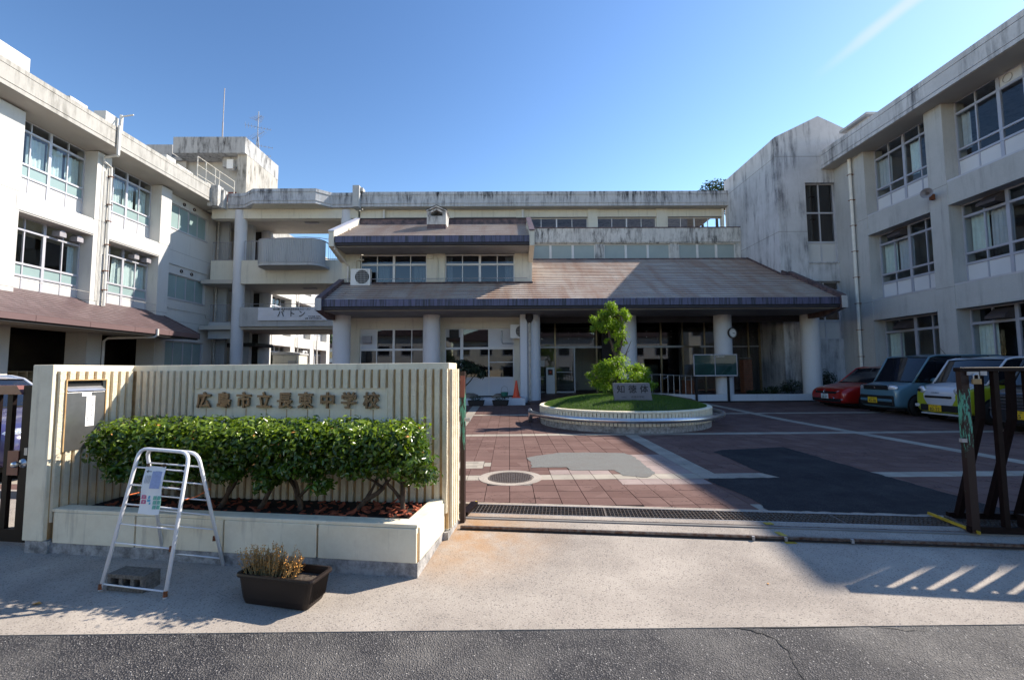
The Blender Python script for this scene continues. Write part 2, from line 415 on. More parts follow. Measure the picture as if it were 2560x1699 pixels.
_unit = {}
def unit(mat, bev=0):
    if mat not in _unit:
        _unit[mat] = MB().box(-.5, .5, -.5, .5, -.5, .5).mesh('unit', mat)
    return _unit[mat]
def piece(name, mat, parent, loc, dims, rot=None, local=True):
    o = bpy.data.objects.new(name, unit(mat)); C.objects.link(o)
    attach(o, parent, loc, local); o.scale = dims
    if rot: o.rotation_euler = rot
    return o
def pbox(name, mat, parent, x0, x1, y0, y1, z0, z1):
    return piece(name, mat, parent, ((x0 + x1) / 2, (y0 + y1) / 2, (z0 + z1) / 2), (abs(x1 - x0), abs(y1 - y0), abs(z1 - z0)), local=False)

def copy_tree(o, parent=None):
    c = o.copy(); C.objects.link(c)
    if parent is not None: c.parent = parent
    for ch in list(o.children): copy_tree(ch, c)
    return c

def text_mesh(txt, size, depth=.0, name='lettering', xs=1.0, weight=0.):
    cu = bpy.data.curves.new(name, 'FONT'); cu.body = txt; cu.size = size; cu.extrude = depth / 2; cu.offset = weight
    cu.align_x = 'CENTER'; cu.align_y = 'CENTER'; cu.resolution_u = 2
    t = bpy.data.objects.new(name, cu); C.objects.link(t); bpy.context.view_layer.update()
    me = bpy.data.meshes.new_from_object(t.evaluated_get(bpy.context.evaluated_depsgraph_get()))
    bpy.data.objects.remove(t); bpy.data.curves.remove(cu)
    return me
def text(txt, size, mat, parent, loc, rot, name='lettering', depth=0., local=True, weight=0.):
    me = text_mesh(txt, size, depth, name, weight=weight); me.materials.clear(); me.materials.append(M[mat])
    o = bpy.data.objects.new(name, me); C.objects.link(o); attach(o, parent, loc, local); o.rotation_euler = rot
    return o

def window(root, loc, rot, w, z0, z1, cols, rows, cells, frame='alu', depth=.07, bar=.045, world=True, name='window'):
    """local x along the wall as seen from outside, -y outwards. cols/rows: inner bars (position, thickness); cells(i, j) -> g glass, d dark glass, f frosted, p panel, n nothing"""
    mb = MB(); H = z1 - z0
    mb.box(0, bar, 0, depth, 0, H); mb.box(w - bar, w, 0, depth, 0, H)
    mb.box(bar, w - bar, .002, depth - .002, 0, bar); mb.box(bar, w - bar, .002, depth - .002, H - bar, H)
    for x, t in cols: mb.box(x - t / 2, x + t / 2, -.006 if t > .06 else .004, depth - .004, bar, H - bar)
    xs = [0] + [x for x, t in cols] + [w]
    for z, t in rows:
        mb.box(bar, w - bar, .010, depth - .01, z - t / 2, z + t / 2)
        mb.box(bar, w - bar, -.012, .010, z - t / 2 + .012, z + t / 2 - .012)
    o = mb.build(name, frame, root, loc=loc, rot=(0, 0, rot), local=not world)
    zs = [0] + [z for z, t in rows] + [H]
    for i in range(len(xs) - 1):
        for j in range(len(zs) - 1):
            k = cells(i, j)
            if k == 'n': continue
            mm = {'g': 'glass', 'd': 'glass_dark', 'f': 'frosted', 'p': 'infill', 'q': 'infill_grey', 't': 'frosted_teal', 'b': 'frosted_blue'}[k]
            piece('panel' if k in 'pq' else 'pane', mm, o, ((xs[i] + xs[i + 1]) / 2, depth * .5, (zs[j] + zs[j + 1]) / 2), (xs[i + 1] - xs[i], .006 if k not in 'pq' else .02, zs[j + 1] - zs[j]))
    return o

def curtain(win, x0, x1, z0, z1, y=.22, mat='curtain', amp=.035, n=None, gather=0.):
    L = x1 - x0; n = n or max(6, int(L / .035)); vs = []; fs = []
    ph = random.random() * 6
    for i in range(n + 1):
        t = i / n; x = x0 + L * t; yy = y + amp * math.sin(t * L / .11 * 6.28 / 1.3 + ph) + .5 * amp * math.sin(t * 9 + ph)
        xb = x0 + L * (gather + (1 - gather) * t) if gather > 0 else (x1 + gather * L * (1 - t) - L * (1 - t) if gather < 0 else x)
        vs += [(x, yy, z1), (xb if gather else x, yy * .98 + .01 * math.sin(i * 1.7), z0)]
    for i in range(n): fs.append((2 * i, 2 * i + 1, 2 * i + 3, 2 * i + 2))
    mb = MB(); mb.add(vs, fs)
    return mb.build('curtain', mat, win, smooth=True, local=True)

def grid_sheet(x0, x1, y0, y1, nx, ny, zf):
    mb = MB(); vs = []; fs = []
    for j in range(ny + 1):
        for i in range(nx + 1):
            x = x0 + (x1 - x0) * i / nx; y = y0 + (y1 - y0) * j / ny; vs.append((x, y, zf(x, y)))
    k = nx + 1
    for j in range(ny):
        for i in range(nx): fs.append((j * k + i, j * k + i + 1, (j + 1) * k + i + 1, (j + 1) * k + i))
    return mb.add(vs, fs)

# ================================================================ GROUND
def yF(x): return 4.35 - .12 * x                       # front edge of the drain grate
def gz(x, y):
    yd = 4.30 - .12 * max(-8, min(8, x))
    if y < yd: return -.12 * min(1, max(0, (yd - y) / (yd - 2.68)))
    return min(.10, max(0, (y - 12) / 5.5 * .1))
def inside(p, poly):
    x, y = p; c = False; n = len(poly)
    for i in range(n):
        x1, y1 = poly[i]; x2, y2 = poly[(i + 1) % n]
        if (y1 > y) != (y2 > y) and x < (x2 - x1) * (y - y1) / (y2 - y1) + x1: c = not c
    return c

g = MB().add([(-250, -60, -.20), (250, -60, -.20), (250, 300, -.20), (-250, 300, -.20)], [(0, 1, 2, 3)])
struct(g.build('ground', 'courtyard_base'))
rd = MB(); vs = []
NX = 240
edge = [(-30 + 60 * i / NX, 2.672 + .010 * math.sin(i * .9) + .012 * math.sin(i * 2.7 + 1) * (1 if i % 3 else .4)) for i in range(NX + 1)]
vs = [(x, y, -.125) for x, y in edge] + [(x, -40, -.125) for x, y in edge]
rd.add(vs, [(NX + 1 + i, NX + 2 + i, i + 1, i) for i in range(NX)])
road = struct(rd.build('road', 'road_asphalt'))
# cracks: thin dark fissures running from the kerb line into the asphalt
cr = MB()
def crack(pts, w0, w1, z=-.1215):
    P = []
    for a, b in zip(pts, pts[1:]):
        for k in range(5):
            t = k / 5; P.append((a[0] + (b[0] - a[0]) * t + random.uniform(-.008, .008), a[1] + (b[1] - a[1]) * t + random.uniform(-.008, .008)))
    n = len(P); vs = []
    for i, (x, y) in enumerate(P):
        d = (P[min(i + 1, n - 1)][0] - P[max(0, i - 1)][0], P[min(i + 1, n - 1)][1] - P[max(0, i - 1)][1]); L = math.hypot(*d) or 1
        w = (w0 + (w1 - w0) * i / n) * random.uniform(.4, 1.3) / 2
        vs += [(x - d[1] / L * w, y + d[0] / L * w, z), (x + d[1] / L * w, y - d[0] / L * w, z)]
    cr.add(vs, [(2 * i, 2 * i + 1, 2 * i + 3, 2 * i + 2) for i in range(n - 1)])
crack([(1.22, 2.68), (1.36, 2.65), (1.46, 2.56), (1.47, 2.45), (1.43, 2.33), (1.40, 2.20), (1.41, 2.0)], .012, .006)
crack([(1.2, 2.672), (1.6, 2.66), (2.2, 2.668), (2.9, 2.672)], .03, .012)
crack([(2.05, 2.67), (2.25, 2.62), (2.4, 2.615)], .008, .004)
crack([(.2, 2.675), (.9, 2.672), (1.2, 2.67)], .006, .012)
crk = cr.build('crack', 'black', road)

ap = MB(); vs = []; NXa, NYa = 60, 8
for j in range(NYa + 1):
    for i in range(NXa + 1):
        x = -30 + 60 * i / NXa
        y0 = 2.66; y1 = yF(max(-8, min(8, x)))
        y = y0 + (y1 - y0) * j / NYa; vs.append((x, y, gz(x, y)))
k = NXa + 1
ap.add(vs, [(j * k + i, j * k + i + 1, (j + 1) * k + i + 1, (j + 1) * k + i) for j in range(NYa) for i in range(NXa)])
ap.add([(-30, 2.66, -.12), (30, 2.66, -.12), (30, 2.66, -.2), (-30, 2.66, -.2)], [(3, 2, 1, 0)])
apron = struct(ap.build('apron', 'apron_concrete'))
# gate rails and threshold grooves
GR = -math.atan(.12)
def grail(y0, w, z0, z1, mat, name, label, x0=-.47, x1=9):
    t = thing(name, label, 'rail', (0, y0, 0), GR)
    MB().box(x0, x1, 0, w, z0, z1).build('rail_head', mat, t, local=True)
    return t
r2 = grail(3.96, .022, -.03, .004, 'steel_rail', 'gate_rail', 'steel rail of the sliding gate nearer the road, rust stained at its left end', x0=-.44)
for px in (2.30, 2.55, 3.05): piece('rail_clip', 'steel_dull', r2, (px - .3, -.008, -.01), (.02, .02, .03))
MB().box(-.44, 9, -.012, 0, -.024, -.016).build('joint', 'black', r2, local=True)
r1 = grail(4.222, .016, -.012, .003, 'steel_rail', 'gate_rail', 'flush steel rail just in front of the drain grate')
MB().box(-.47, 9, -.03, 0, -.010, .0006).build('joint', 'groove', r1, local=True)
# drain
dt = thing('drain_grate', 'long galvanised drain grate across the gateway with square mesh', 'drain', (0, 4.35, 0), GR)
MB().box(-.40, 9, 0, .28, -.20, -.075).build('channel', 'footing', dt, local=True)
mb = MB()
for i in range(int(9.3 / .036)):
    x = -.38 + i * .036; mb.box(x, x + .004, .01, .27, -.028, -.002)
for i in range(6):
    y = .01 + i * .0515; mb.box(-.40, 9, y, y + .004, -.030, 0)
mb.build('grate_bars', 'galv', dt, local=True, kind='stuff')
MB().box(-.40, 9, -.006, .004, -.05, .001).build('frame', 'steel_dull', dt, local=True)
MB().box(-.40, 9, .276, .286, -.05, .001).build('frame', 'steel_dull', dt, local=True)
for x in (.9, 1.95, 2.98, 4.0, 5.0): MB().box(x, x + .012, .004, .276, -.03, .0015).build('joint_bar', 'galv', dt, local=True)
ks = MB().box(-30, 12, .286, .345, -.12, .001)
o = struct(ks.build('kerb_strip', 'apron_concrete', loc=(0, 4.35, 0), rot=(0, 0, GR)))
# yellow paint marks
for (x, y, w, l, a) in ((2.29, 4.02, .07, .05, 0), (2.27, 3.83, .05, .19, .12), (2.26, 3.665, .085, .035, 0)):
    o = piece('paint_mark', 'yellow_paint', apron, (x, y, gz(x, y) + .0015), (w, l, .003), rot=(0, 0, a))

# ---- courtyard
vs = []; NXc, NYc = 30, 30
cy = MB()
for j in range(NYc + 1):
    for i in range(NXc + 1):
        x = -30 + 60 * i / NXc; y0 = yF(max(-8, min(9, x))) + .34; y = y0 + (24.6 - y0) * j / NYc
        vs.append((x, y, (gz(x, y) if y > 11 else 0) - .016))
k = NXc + 1
cy.add(vs, [(j * k + i, j * k + i + 1, (j + 1) * k + i + 1, (j + 1) * k + i) for j in range(NYc) for i in range(NXc)])
court = struct(cy.build('courtyard_pavement', 'tile_joint'))
PL = [(.27, 7.06), (.4, 7.2), (.81, 7.47), (1.3, 7.49), (1.89, 7.4), (1.96, 7.2), (1.94, 6.4), (1.92, 5.95), (1.75, 5.74), (1.47, 5.84), (1.43, 6.16), (.85, 6.17), (.8, 6.38), (.3, 6.36), (.32, 6.7)]
PD = [(3.38, 7.45), (3.6, 7.62), (4.2, 7.72), (4.8, 7.86), (4.76, 6.2), (4.77, 4.0), (2.5, 4.0), (2.55, 4.75), (2.43, 5.55), (2.5, 5.66), (3.40, 5.67), (3.32, 5.95), (3.35, 6.5)]
def patch(poly, mat, name, z=-.0015):
    mb = MB(); P = []
    for a, b in zip(poly, poly[1:] + poly[:1]):
        L = math.hypot(b[0] - a[0], b[1] - a[1]); nq = max(2, int(L / .07)); nx, ny = -(b[1] - a[1]) / L, (b[0] - a[0]) / L
        for q in range(nq):
            t = q / nq; e = random.uniform(-.016, .016) if q else 0; P.append((a[0] + (b[0] - a[0]) * t + nx * e, a[1] + (b[1] - a[1]) * t + ny * e))
    mb.add([(x, y, z) for x, y in P], [tuple(range(len(P)))])
    return mb.build(name, mat, court)
patch(PL, 'patch_asphalt', 'asphalt_patch', .004)
pd = MB(); pdp = [(x, max(y, yF(x) + .33)) for x, y in PD]
patch(pdp, 'patch_dark', 'asphalt_patch', .004)
T = .27; tiles = []
for i in range(-24, 60):
    for j in range(16, 64):
        x0, y0 = i * T, j * T; xc, yc = x0 + T / 2, y0 + T / 2
        yl = yF(xc) + .35
        if y0 + T < yl + .05: continue
        if math.hypot(xc - 2.98, yc - 11.8) < 1.98 or math.hypot(xc - .01, yc - 5.79) < .30: continue
        if inside((xc, yc), PL) and all(inside((xc + a, yc + b), PL) for a in (-.1, .1) for b in (-.1, .1)): continue
        if inside((xc, yc), PD) and all(inside((xc + a, yc + b), PD) for a in (-.1, .1) for b in (-.1, .1)): continue
        if yc > 16.7 and xc < 7.6 and not (yc < 17.2 and xc > .7): continue
        kd = 'tile_red'
        if j in (21, 35, 50): kd = 'tile_pale'
        if i in (9, 27, -5) and not (i == 9 and j < 21): kd = 'tile_pale'
        if 5.4 < yc < 6.0 and 1.3 < xc < 2.35 and j < 21: kd = 'tile_pink'
        if 5.9 < yc < 7.2 and 1.95 < xc < 2.4 and xc > 1.9: kd = 'tile_pink' if i != 9 else kd
        if j == 22 and .81 < xc < 1.4: kd = 'tile_pink'
        if j == 22 and .54 < xc < .8: kd = 'tile_pink'
        if -.65 < xc < -.3 and j in (24,): kd = 'tile_pale'
        if j == 16 and 2.3 < xc < 2.9: kd = 'tile_pale'
        tiles.append((x0, max(y0, yl), x0 + T, y0 + T, kd))
def seen(t):
    xc, yc = (t[0] + t[2]) / 2, (t[1] + t[3]) / 2
    return xc > -.12 * yc - .15 and xc < 1.16 * yc
tiles.sort(key=lambda t: (not seen(t), (t[1] + t[3])))
rest = MB(); idx = {'tile_red': 0, 'tile_pale': 1, 'tile_pink': 2}
unit_tile = {}
for n, (a, b, c, d, kd) in enumerate(tiles):
    zt = gz((a + c) / 2, (b + d) / 2) if b > 11 else 0
    gp = .0035; w = random.uniform(-.0012, .0012)
    if n < 300:
        o = piece('paving_tile', kd, court, ((a + c) / 2, (b + d) / 2, zt + w - .008), (c - a - 2 * gp, d - b - 2 * gp, .016), rot=(random.uniform(-.004, .004), random.uniform(-.004, .004), random.uniform(-.006, .006)))
    else: rest.box(a + gp, c - gp, b + gp, d - gp, zt - .03, zt + w, idx[kd])
rest.build('paving_tile', ['tile_red', 'tile_pale', 'tile_pink'], court, kind='stuff')

mh = thing('manhole_cover', 'round cast iron manhole cover in a pale ring in the sunlit paving', 'manhole', (.01, 5.79, 0))
MB().lathe([(.30, -.02), (.30, .0045), (.405, .0045), (.41, -.02)], n=48).build('ring', 'apron_concrete', mh, local=True)
MB().lathe([(0.0001, .003), (.285, .003), (.29, -.02)], n=40).build('cover', 'galv', mh, smooth=False, local=True)
mb = MB()
for i in range(-12, 13):
    for j in range(-12, 13):
        x, y = i * .0225, j * .0225
        if math.hypot(x, y) < .27: mb.box(x - .006, x + .006, y - .006, y + .006, .003, .0065)
mb.build('studs', 'steel_rail', mh, local=True, kind='stuff')
ac = tag(MB().box(-.75, -.37, 6.34, 6.82, -.02, .004).box(-.377, -.37, 6.335, 6.825, .0045, .006, 1).build('access_cover', ['tile_pale', 'steel_rail']), 'pale square access cover set in the paving beside the gate wall', 'cover')
for y in (6.45, 6.72): piece('slot', 'ink', ac, (-.56, y, .0052), (.2, .012, .003))

# ================================================================ BUILDINGS
Z0 = 4.15; FL = 3.6
def wing(side, root, xw, xp, piers, levels, frame, plan, ymin):
    """side -1: left wing facing +X, +1: right wing facing -X"""
    S = side
    for (y0, y1) in piers:
        pbox('pier', 'paint_white' if S < 0 else 'paint_grey', root, S * xp, S * (xw + .3), y0, y1, -.05, 10.46)
        for z in (4.10, 7.62):
            pbox('groove', 'groove', root, S * (xp - .002), S * (xp + .3), y0 - .002, y1 + .002, z, z + .012)
    return

# ---------------- left wing
LW = thing('school_wing', 'white three storey school wing on the left with brown canopy along it', 'building', (-18, 16, 0))
XW, XP = 17.3, 16.8
P_L = [(6.9, 7.55), (10.3, 10.95), (14.2, 15.02), (17.75, 18.4), (21.12, 21.78)]
for y0, y1 in P_L:
    o = pbox('pier', 'paint_white', LW, -XP, -XW - .35, y0, y1, -.05, 10.46)
    for z in (4.3, 7.62): pbox('groove', 'groove', LW, -XP + .002, -XP - .3, y0 - .002, y1 + .002, z, z + .014)
bays = [(7.55, 10.3), (10.95, 14.2), (15.02, 17.75), (18.4, 21.12)]
for y0, y1 in bays:
    for z in (6.95, ):
        b = MB().box(-XP - .03, -XW - .1, y0 - .002, y1 + .002, z + .04, z + .68).box(-XP + .01, -XW - .1, y0 - .10, y1 + .10, z + .05, z + .62).box(-XP - .015, -XW, y0 - .1, y1 + .1, z, z + .048)
        b.build('spandrel', 'paint_white', LW)
for z in (4.0, 7.55): MB().box(-17.25, -24, 6.9, 25.6, z - .25, z).build('floor_slab', 'paint_cream', LW)
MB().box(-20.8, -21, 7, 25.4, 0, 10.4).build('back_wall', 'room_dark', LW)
for y in (14.6, 21.45): MB().box(-17.6, -20.9, y - .08, y + .08, 4.0, 10.4).build('partition', 'paint_cream', LW)
WZ = [(4.22, 6.95), (7.80, 10.46)]
random.seed(11)
for bi, (y0, y1) in enumerate(bays):
    if bi == 0: continue
    for li, (z0, z1) in enumerate(WZ):
        H = z1 - z0; w = y1 - y0
        rows = [(.63 if li == 0 else .60, .09), (1.05, .09), (2.27, .09)]
        cols = [(w * .25, .04), (w * .5, .10), (w * .75, .04)]
        win = window(LW, (-XW, y0, z0), math.pi / 2, w, z0, z1, cols, rows, lambda i, j: 'p' if j == 0 else ('t' if j == 1 else ('b' if False else 'g')), 'alu')
        q = w / 4
        if li == 1:
            for k in range(4): curtain(win, q * k + .04, q * (k + 1) - .04, .6, 2.2, gather=0)
        elif bi == 3:
            curtain(win, q * 2 + .02, q * 3, .6, 2.2); curtain(win, q * 3, q * 4 - .04, .6, 2.2); curtain(win, q * 1.6, q * 2, .6, 2.25, gather=-.4)
        else:
            curtain(win, q * 3.55, q * 4 - .03, .6, 2.2)
        if li == 0:
            for k in (2, 3):
                hd = MB(); r = .15
                hd.prism([(-.13, 0), (.13, 0), (.13, .12)] + [(.13 * math.cos(t * math.pi / 8), .12 + .13 * math.sin(t * math.pi / 8)) for t in range(1, 8)] + [(-.13, .12)], 'y', -.28, .02)
                hd.build('vent_hood', 'hood_light', win, local=True, loc=(q * (k + .5) + .05, 0, 2.36))
        else:
            MB().box(.02, w - .02, -.03, .05, -.06, -.005).build('sill', 'paint_white', win, local=True)
# end part with strip windows
MB().box(-17.1, -17.5, 21.78, 22.1, -.05, 10.46).box(-17.1, -17.5, 24.87, 25.62, -.05, 10.46).box(-17.1, -17.5, 22.1, 24.87, 3.0, 5.18).box(-17.1, -17.5, 22.1, 24.87, 6.42, 8.78).box(-17.1, -17.5, 22.1, 24.87, 10.02, 10.46).build('end_wall', 'paint_white', LW)
MB().box(-17.5, -30, 25.40, 25.62, -.05, 10.46).build('gable_wall', 'paint_white', LW)
pbox('groove', 'groove', LW, -17.098, -17.2, 21.79, 25.62, 7.60, 7.614); pbox('groove', 'groove', LW, -17.098, -17.2, 21.79, 25.62, 4.02, 4.034)
pbox('ledge', 'paint_white', LW, -17.04, -17.2, 21.79, 25.0, 6.88, 6.96)
for z0, z1 in ((8.78, 10.02), (5.18, 6.42), (1.5, 3.0)):
    w = 2.77
    win = window(LW, (-17.17, 22.1, z0), math.pi / 2, w, z0, z1, [(w * .25, .04), (w * .5, .06), (w * .75, .04)], [], lambda i, j: 't', 'alu')
    MB().box(-.04, w + .04, -.1, .05, -.07, -.01).build('sill', 'alu', win, local=True)
for z in (10.22, 6.66, 3.3):
    for y in (23.0, 23.75):
        o = MB().lathe([(.09, 0), (.09, .05), (.06, .05), (.06, -.0)], n=16).xform(Matrix.Translation((-17.1, y, z)) @ Matrix.Rotation(math.pi / 2, 4, 'Y')).build('vent', 'hood_dark', LW)
MB().box(-17.1, -17.5, 21.78, 25.62, -.05, 1.5).build('end_wall', 'paint_white', LW)
pbox('end_wall', 'paint_white', LW, -17.1, -17.5, 22.1, 24.87, 3.0, 3.02)
# eaves and parapet
MB().prism([(-16.1, 10.62), (-16.1, 10.76), (-16.13, 10.76), (-16.13, 10.785), (-16.1, 10.785), (-16.1, 11.30), (-16.13, 11.30), (-16.13, 11.32), (-16.1, 11.32), (-16.1, 11.49), (-16.35, 11.49), (-16.35, 10.95), (-30, 10.95), (-30, 10.45), (-17.3, 10.45)], 'y', 6.9, 24.5).build('roof_parapet', 'parapet_sunny', LW)
MB().prism([(-16.4, 10.5), (-16.4, 11.3), (-16.6, 11.3), (-16.6, 10.9), (-30, 10.9), (-30, 10.5)], 'y', 24.5, 27.3).build('roof_slab', 'parapet_sunny', LW)
MB().prism([(-16.14, 10.609), (-16.14, 10.62), (-17.28, 10.46), (-17.28, 10.449)], 'y', 6.9, 24.4).build('soffit', 'paint_soffit', LW)
# canopy
ct = [(-16.8, 4.12), (-15.06, 3.22)]
n = 13
for i in range(n):
    a, b = i / n, (i + 1) / n
    x0 = -17.28 + (17.28 - 15.06) * a; x1 = -17.28 + (17.28 - 15.06) * b
    z0 = 4.37 - (4.37 - 3.22) * a; z1 = 4.37 - (4.37 - 3.22) * b
    MB().prism([(x0, z0 - .03), (x1, z1 - .045), (x1, z1 + .030), (x0, z0 + .012)], 'y', 6.9, 21.6 - .002 * i).build('roof_course', 'canopy_metal', LW)
for k, (a, b) in enumerate(((6.9, 9.4), (9.4, 11.8), (11.8, 14.15), (14.15, 16.0), (16.0, 17.9), (17.9, 19.7), (19.7, 21.63))):
    pbox('fascia', 'canopy_fascia', LW, -15.04, -15.10, a + .006, b - .006, 3.035, 3.225)
MB().box(-15.10, -15.22, 6.9, 21.6, 2.95, 3.10).build('gutter', 'black', LW)
MB().box(-15.22, -17.4, 6.9, 21.6, 3.0, 3.03).build('canopy_soffit', 'paint_soffit', LW)
MB().prism([(-15.05, 3.0), (-15.05, 3.27), (-16.9, 4.22), (-16.9, 4.12), (-15.2, 3.02)], 'y', 21.6, 21.68).build('canopy_verge', 'roof_cap', LW)
mb = MB().tube([(-15.0, 19.0, 3.25), (-15.0, 19.0, 2.98), (-15.1, 18.97, 2.9), (-16.6, 18.45, 2.82), (-16.72, 18.4, 2.7), (-16.72, 18.4, 0)], .05, 8)
mb.build('downpipe', 'pvc', LW)
# pipes on pier
MB().tube([(-16.03, 17.8, 11.55), (-16.03, 17.8, 10.3)], .06, 8).tube([(-16.03, 17.8, 10.3), (-16.7, 17.95, 10.3), (-16.7, 17.95, 10.1), (-16.7, 18.28, 10.0), (-16.7, 18.28, 4.15)], .05, 8).build('downpipe', 'pvc', LW)
MB().tube([(-16.76, 18.1, 9.8), (-16.76, 18.1, 4.2)], .018, 6).tube([(-16.76, 17.98, 10.1), (-16.76, 17.98, 4.3)], .012, 6).tube([(-16.76, 18.16, 10.1), (-16.76, 18.16, 6.3), (-16.76, 18.05, 6.2), (-16.76, 18.05, 4.2)], .014, 6).build('conduit', 'pvc', LW)
mb = MB()
for z in (9.6, 8.4, 7.7, 6.7, 5.6, 4.8): mb.box(-16.63, -16.79, 18.2, 18.36, z, z + .02)
mb.build('pipe_bracket', 'rust', LW)
MB().tube([(-16.9, 25.52, 10.3), (-16.9, 25.52, -.02)], .055, 8).build('downpipe', 'pvc_old', LW)
MB().tube([(-16.82, 10, 4.62), (-16.82, 21.9, 4.62), (-17.06, 22.0, 4.62), (-17.06, 24.9, 4.62), (-17.06, 25.0, 4.4), (-17.06, 25.4, 4.4)], .010, 5).build('cable', 'pvc_old', LW)
# roof kerbs and lids standing on the parapet
for (y0, y1, zt, xx) in ((11.0, 14.6, 12.10, -16.3), (16.1, 16.8, 11.78, -16.4), (17.45, 18.05, 12.02, -16.3), (20.8, 21.4, 11.86, -16.4), (21.5, 22.6, 11.74, -16.4), (23.5, 24.2, 11.68, -16.3)):
    MB().box(xx, xx - .5, y0, y1, 11.0, zt).build('roof_upstand', 'paint_white', LW, bevel=.02)
MB().tube([(-16.1, 18.0, 12.08), (-15.7, 18.05, 12.18)], .03, 6).tube([(-16.15, 18.0, 11.4), (-16.15, 18.0, 12.13)], .06, 8).build('vent_pipe', 'pvc', LW)
# railing on the roof
mb = MB()
for i in range(5):
    y = [22.3, 22.95, 23.7, 24.05, 25.4][i]; mb.tube([(-16.2, y + .3, 11.4), (-16.2, y + .3, 12.65)], .025, 6)
for z in (12.45, 12.0, 11.5): mb.tube([(-16.2, 22.6, z + .2), (-16.2, 25.7, z + .2)], .022, 6)
mb.build('roof_railing', 'pvc_old', LW)
# ground floor: dark open bays and shoe lockers
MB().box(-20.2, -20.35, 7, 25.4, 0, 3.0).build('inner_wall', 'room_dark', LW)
MB().box(-17.0, -20.3, 6.9, 21.5, -.04, .06).build('porch_floor', 'room_floor', LW)
for (y0, y1) in ((12.0, 14.0), (15.3, 17.0), (18.9, 21.0)):
    lk = thing('shoe_locker', {12.0: 'low wooden shoe locker in the dark porch, mostly off the left edge', 15.3: 'low wooden shoe locker in the dark porch between the first two piers', 18.9: 'low wooden shoe locker in the dark porch between the far two piers'}[y0], 'locker', (-18.3, y0, .06), 0, 'shoe lockers under the left canopy')
    L = y1 - y0; mb = MB().box(0, .03, 0, L, 0, 1.42)
    for k in range(6): mb.box(.03, .4, k * L / 5 - (.02 if k == 5 else 0), k * L / 5 + (.02 if k < 5 else 0), 0, 1.42)
    mb.build('carcass', 'shelf_wood', lk, local=True)
    mb = MB()
    for k in range(6): mb.box(.032, .41, .021, L - .021, k * .275, k * .275 + .02)
    mb.build('shelf', 'shelf_wood', lk, local=True)

# ---------------- stair house on the left roof
SH = thing('rooftop_stair_house', 'stained concrete stair house standing on the roof of the left wing', 'building', (-19, 29, 10.9))
MB().box(-21.2, -16.65, 27.35, 31.4, 15.25, 16.3).build('roof_fascia', 'stair_house', SH)
MB().box(-17.25, -16.66, 27.6, 31.38, 10.9, 15.25).build('side_wall', 'parapet_sunny', SH)
MB().box(-21.1, -17.25, 28.6, 28.8, 10.9, 15.25).build('back_wall', 'paint_grey', SH)
MB().box(-24.5, -21.1, 28.4, 31, 10.9, 15.3).build('annexe_wall', 'paint_grey', SH)
MB().box(-23.6, -21.9, 28.2, 30.6, 14.7, 16.25).build('annexe_tank_wall', 'stair_house', SH)
MB().box(-25, -21.2, 28.2, 31.2, 15.2, 15.42).build('annexe_roof', 'stair_house', SH)
MB().box(-18.4, -17.4, 27.9, 28.2, 14.6, 15.24).build('beam_end', 'stair_house', SH)
MB().box(-18.0, -17.6, 27.7, 28.0, 14.4, 15.0).build('light_box', 'white_plastic', SH)
MB().box(-20.2, -17.6, 28.55, 28.6, 11.2, 13.2).build('door', 'door_red', SH)
win = window(SH, (-16.62, 28.4, 12.1), math.pi / 2, 1.4, 12.1, 13.3, [(.7, .05)], [], lambda i, j: 'g', 'alu')
rod = tag(MB().tube([(-19.2, 29, 16.2), (-19.2, 29, 18.2)], .045, 8).tube([(-19.2, 29, 18.2), (-19.18, 29, 20.6)], .03, 8).build('lightning_rod', 'hood_light'), 'thin steel lightning rod rising from the stair house roof', 'pole')
an = thing('tv_antenna', 'lattice mast with television aerials behind the stair house', 'antenna', (-18.1, 31.2, 16.2))
MB().tube([(-.25, 0, 0), (-.02, 0, 2.2), (.0, 0, 4.1)], .03, 6).tube([(.25, 0, 0), (.02, 0, 2.2)], .03, 6).tube([(0, .25, 0), (0, 0, 2.2)], .025, 6).build('mast', 'steel_dull', an, local=True)
for zc, L, ax in ((3.6, .9, 0), (2.9, 1.6, 1), (2.3, 1.7, 0), (1.55, 1.9, 1), (.9, 1.7, 1)):
    mb = MB(); a = .5 if ax else -.6; d = Vector((math.cos(a), math.sin(a), .03)); e = Vector((-math.sin(a), math.cos(a), 0))
    c0 = Vector((0, 0, zc)); mb.tube([c0 - d * L * .5, c0 + d * L * .5], .014, 5)
    for k in range(9):
        p = c0 + d * L * (-.5 + k / 8); mb.tube([p - e * (.42 - .03 * k), p + e * (.42 - .03 * k)], .009, 4)
    mb.build('aerial', 'steel_dull', an, local=True)

# ---------------- right wing
RW = thing('school_wing', 'three storey school wing on the right in deep shade behind the parked cars', 'building', (16, 14, 0))
XW, XP = 15.35, 14.9
P_R = [(8.7, 9.1), (11.2, 11.85), (14.58, 15.22), (17.93, 18.42)]
for y0, y1 in P_R:
    pbox('pier', 'paint_grey', RW, XP, XW + .35, y0, y1, -.05, 10.46)
    for z in (4.08, 7.58): pbox('groove', 'groove', RW, XP - .002, XP + .3, y0 - .002, y1 + .002, z, z + .014)
baysR = [(9.1, 11.2), (11.85, 14.58), (15.22, 17.93)]
MB().box(XP, XW + 8, 18.42, 19.62, -.05, 10.46).build('end_wall', 'paint_grey', RW)
for y0, y1 in baysR:
    for z in (6.85, 3.32):
        MB().box(XP + .02, XW + .1, y0 - .002, y1 + .002, z + .08, z + .70 + .10).box(XP - .012, XW + .1, y0 + .004, y1 + .05, z, z + .082).build('spandrel', 'paint_grey', RW)
        MB().box(XP + .015, XW, y0, y1, z + .84 - .04, z + .86).build('ledge', 'alu', RW)
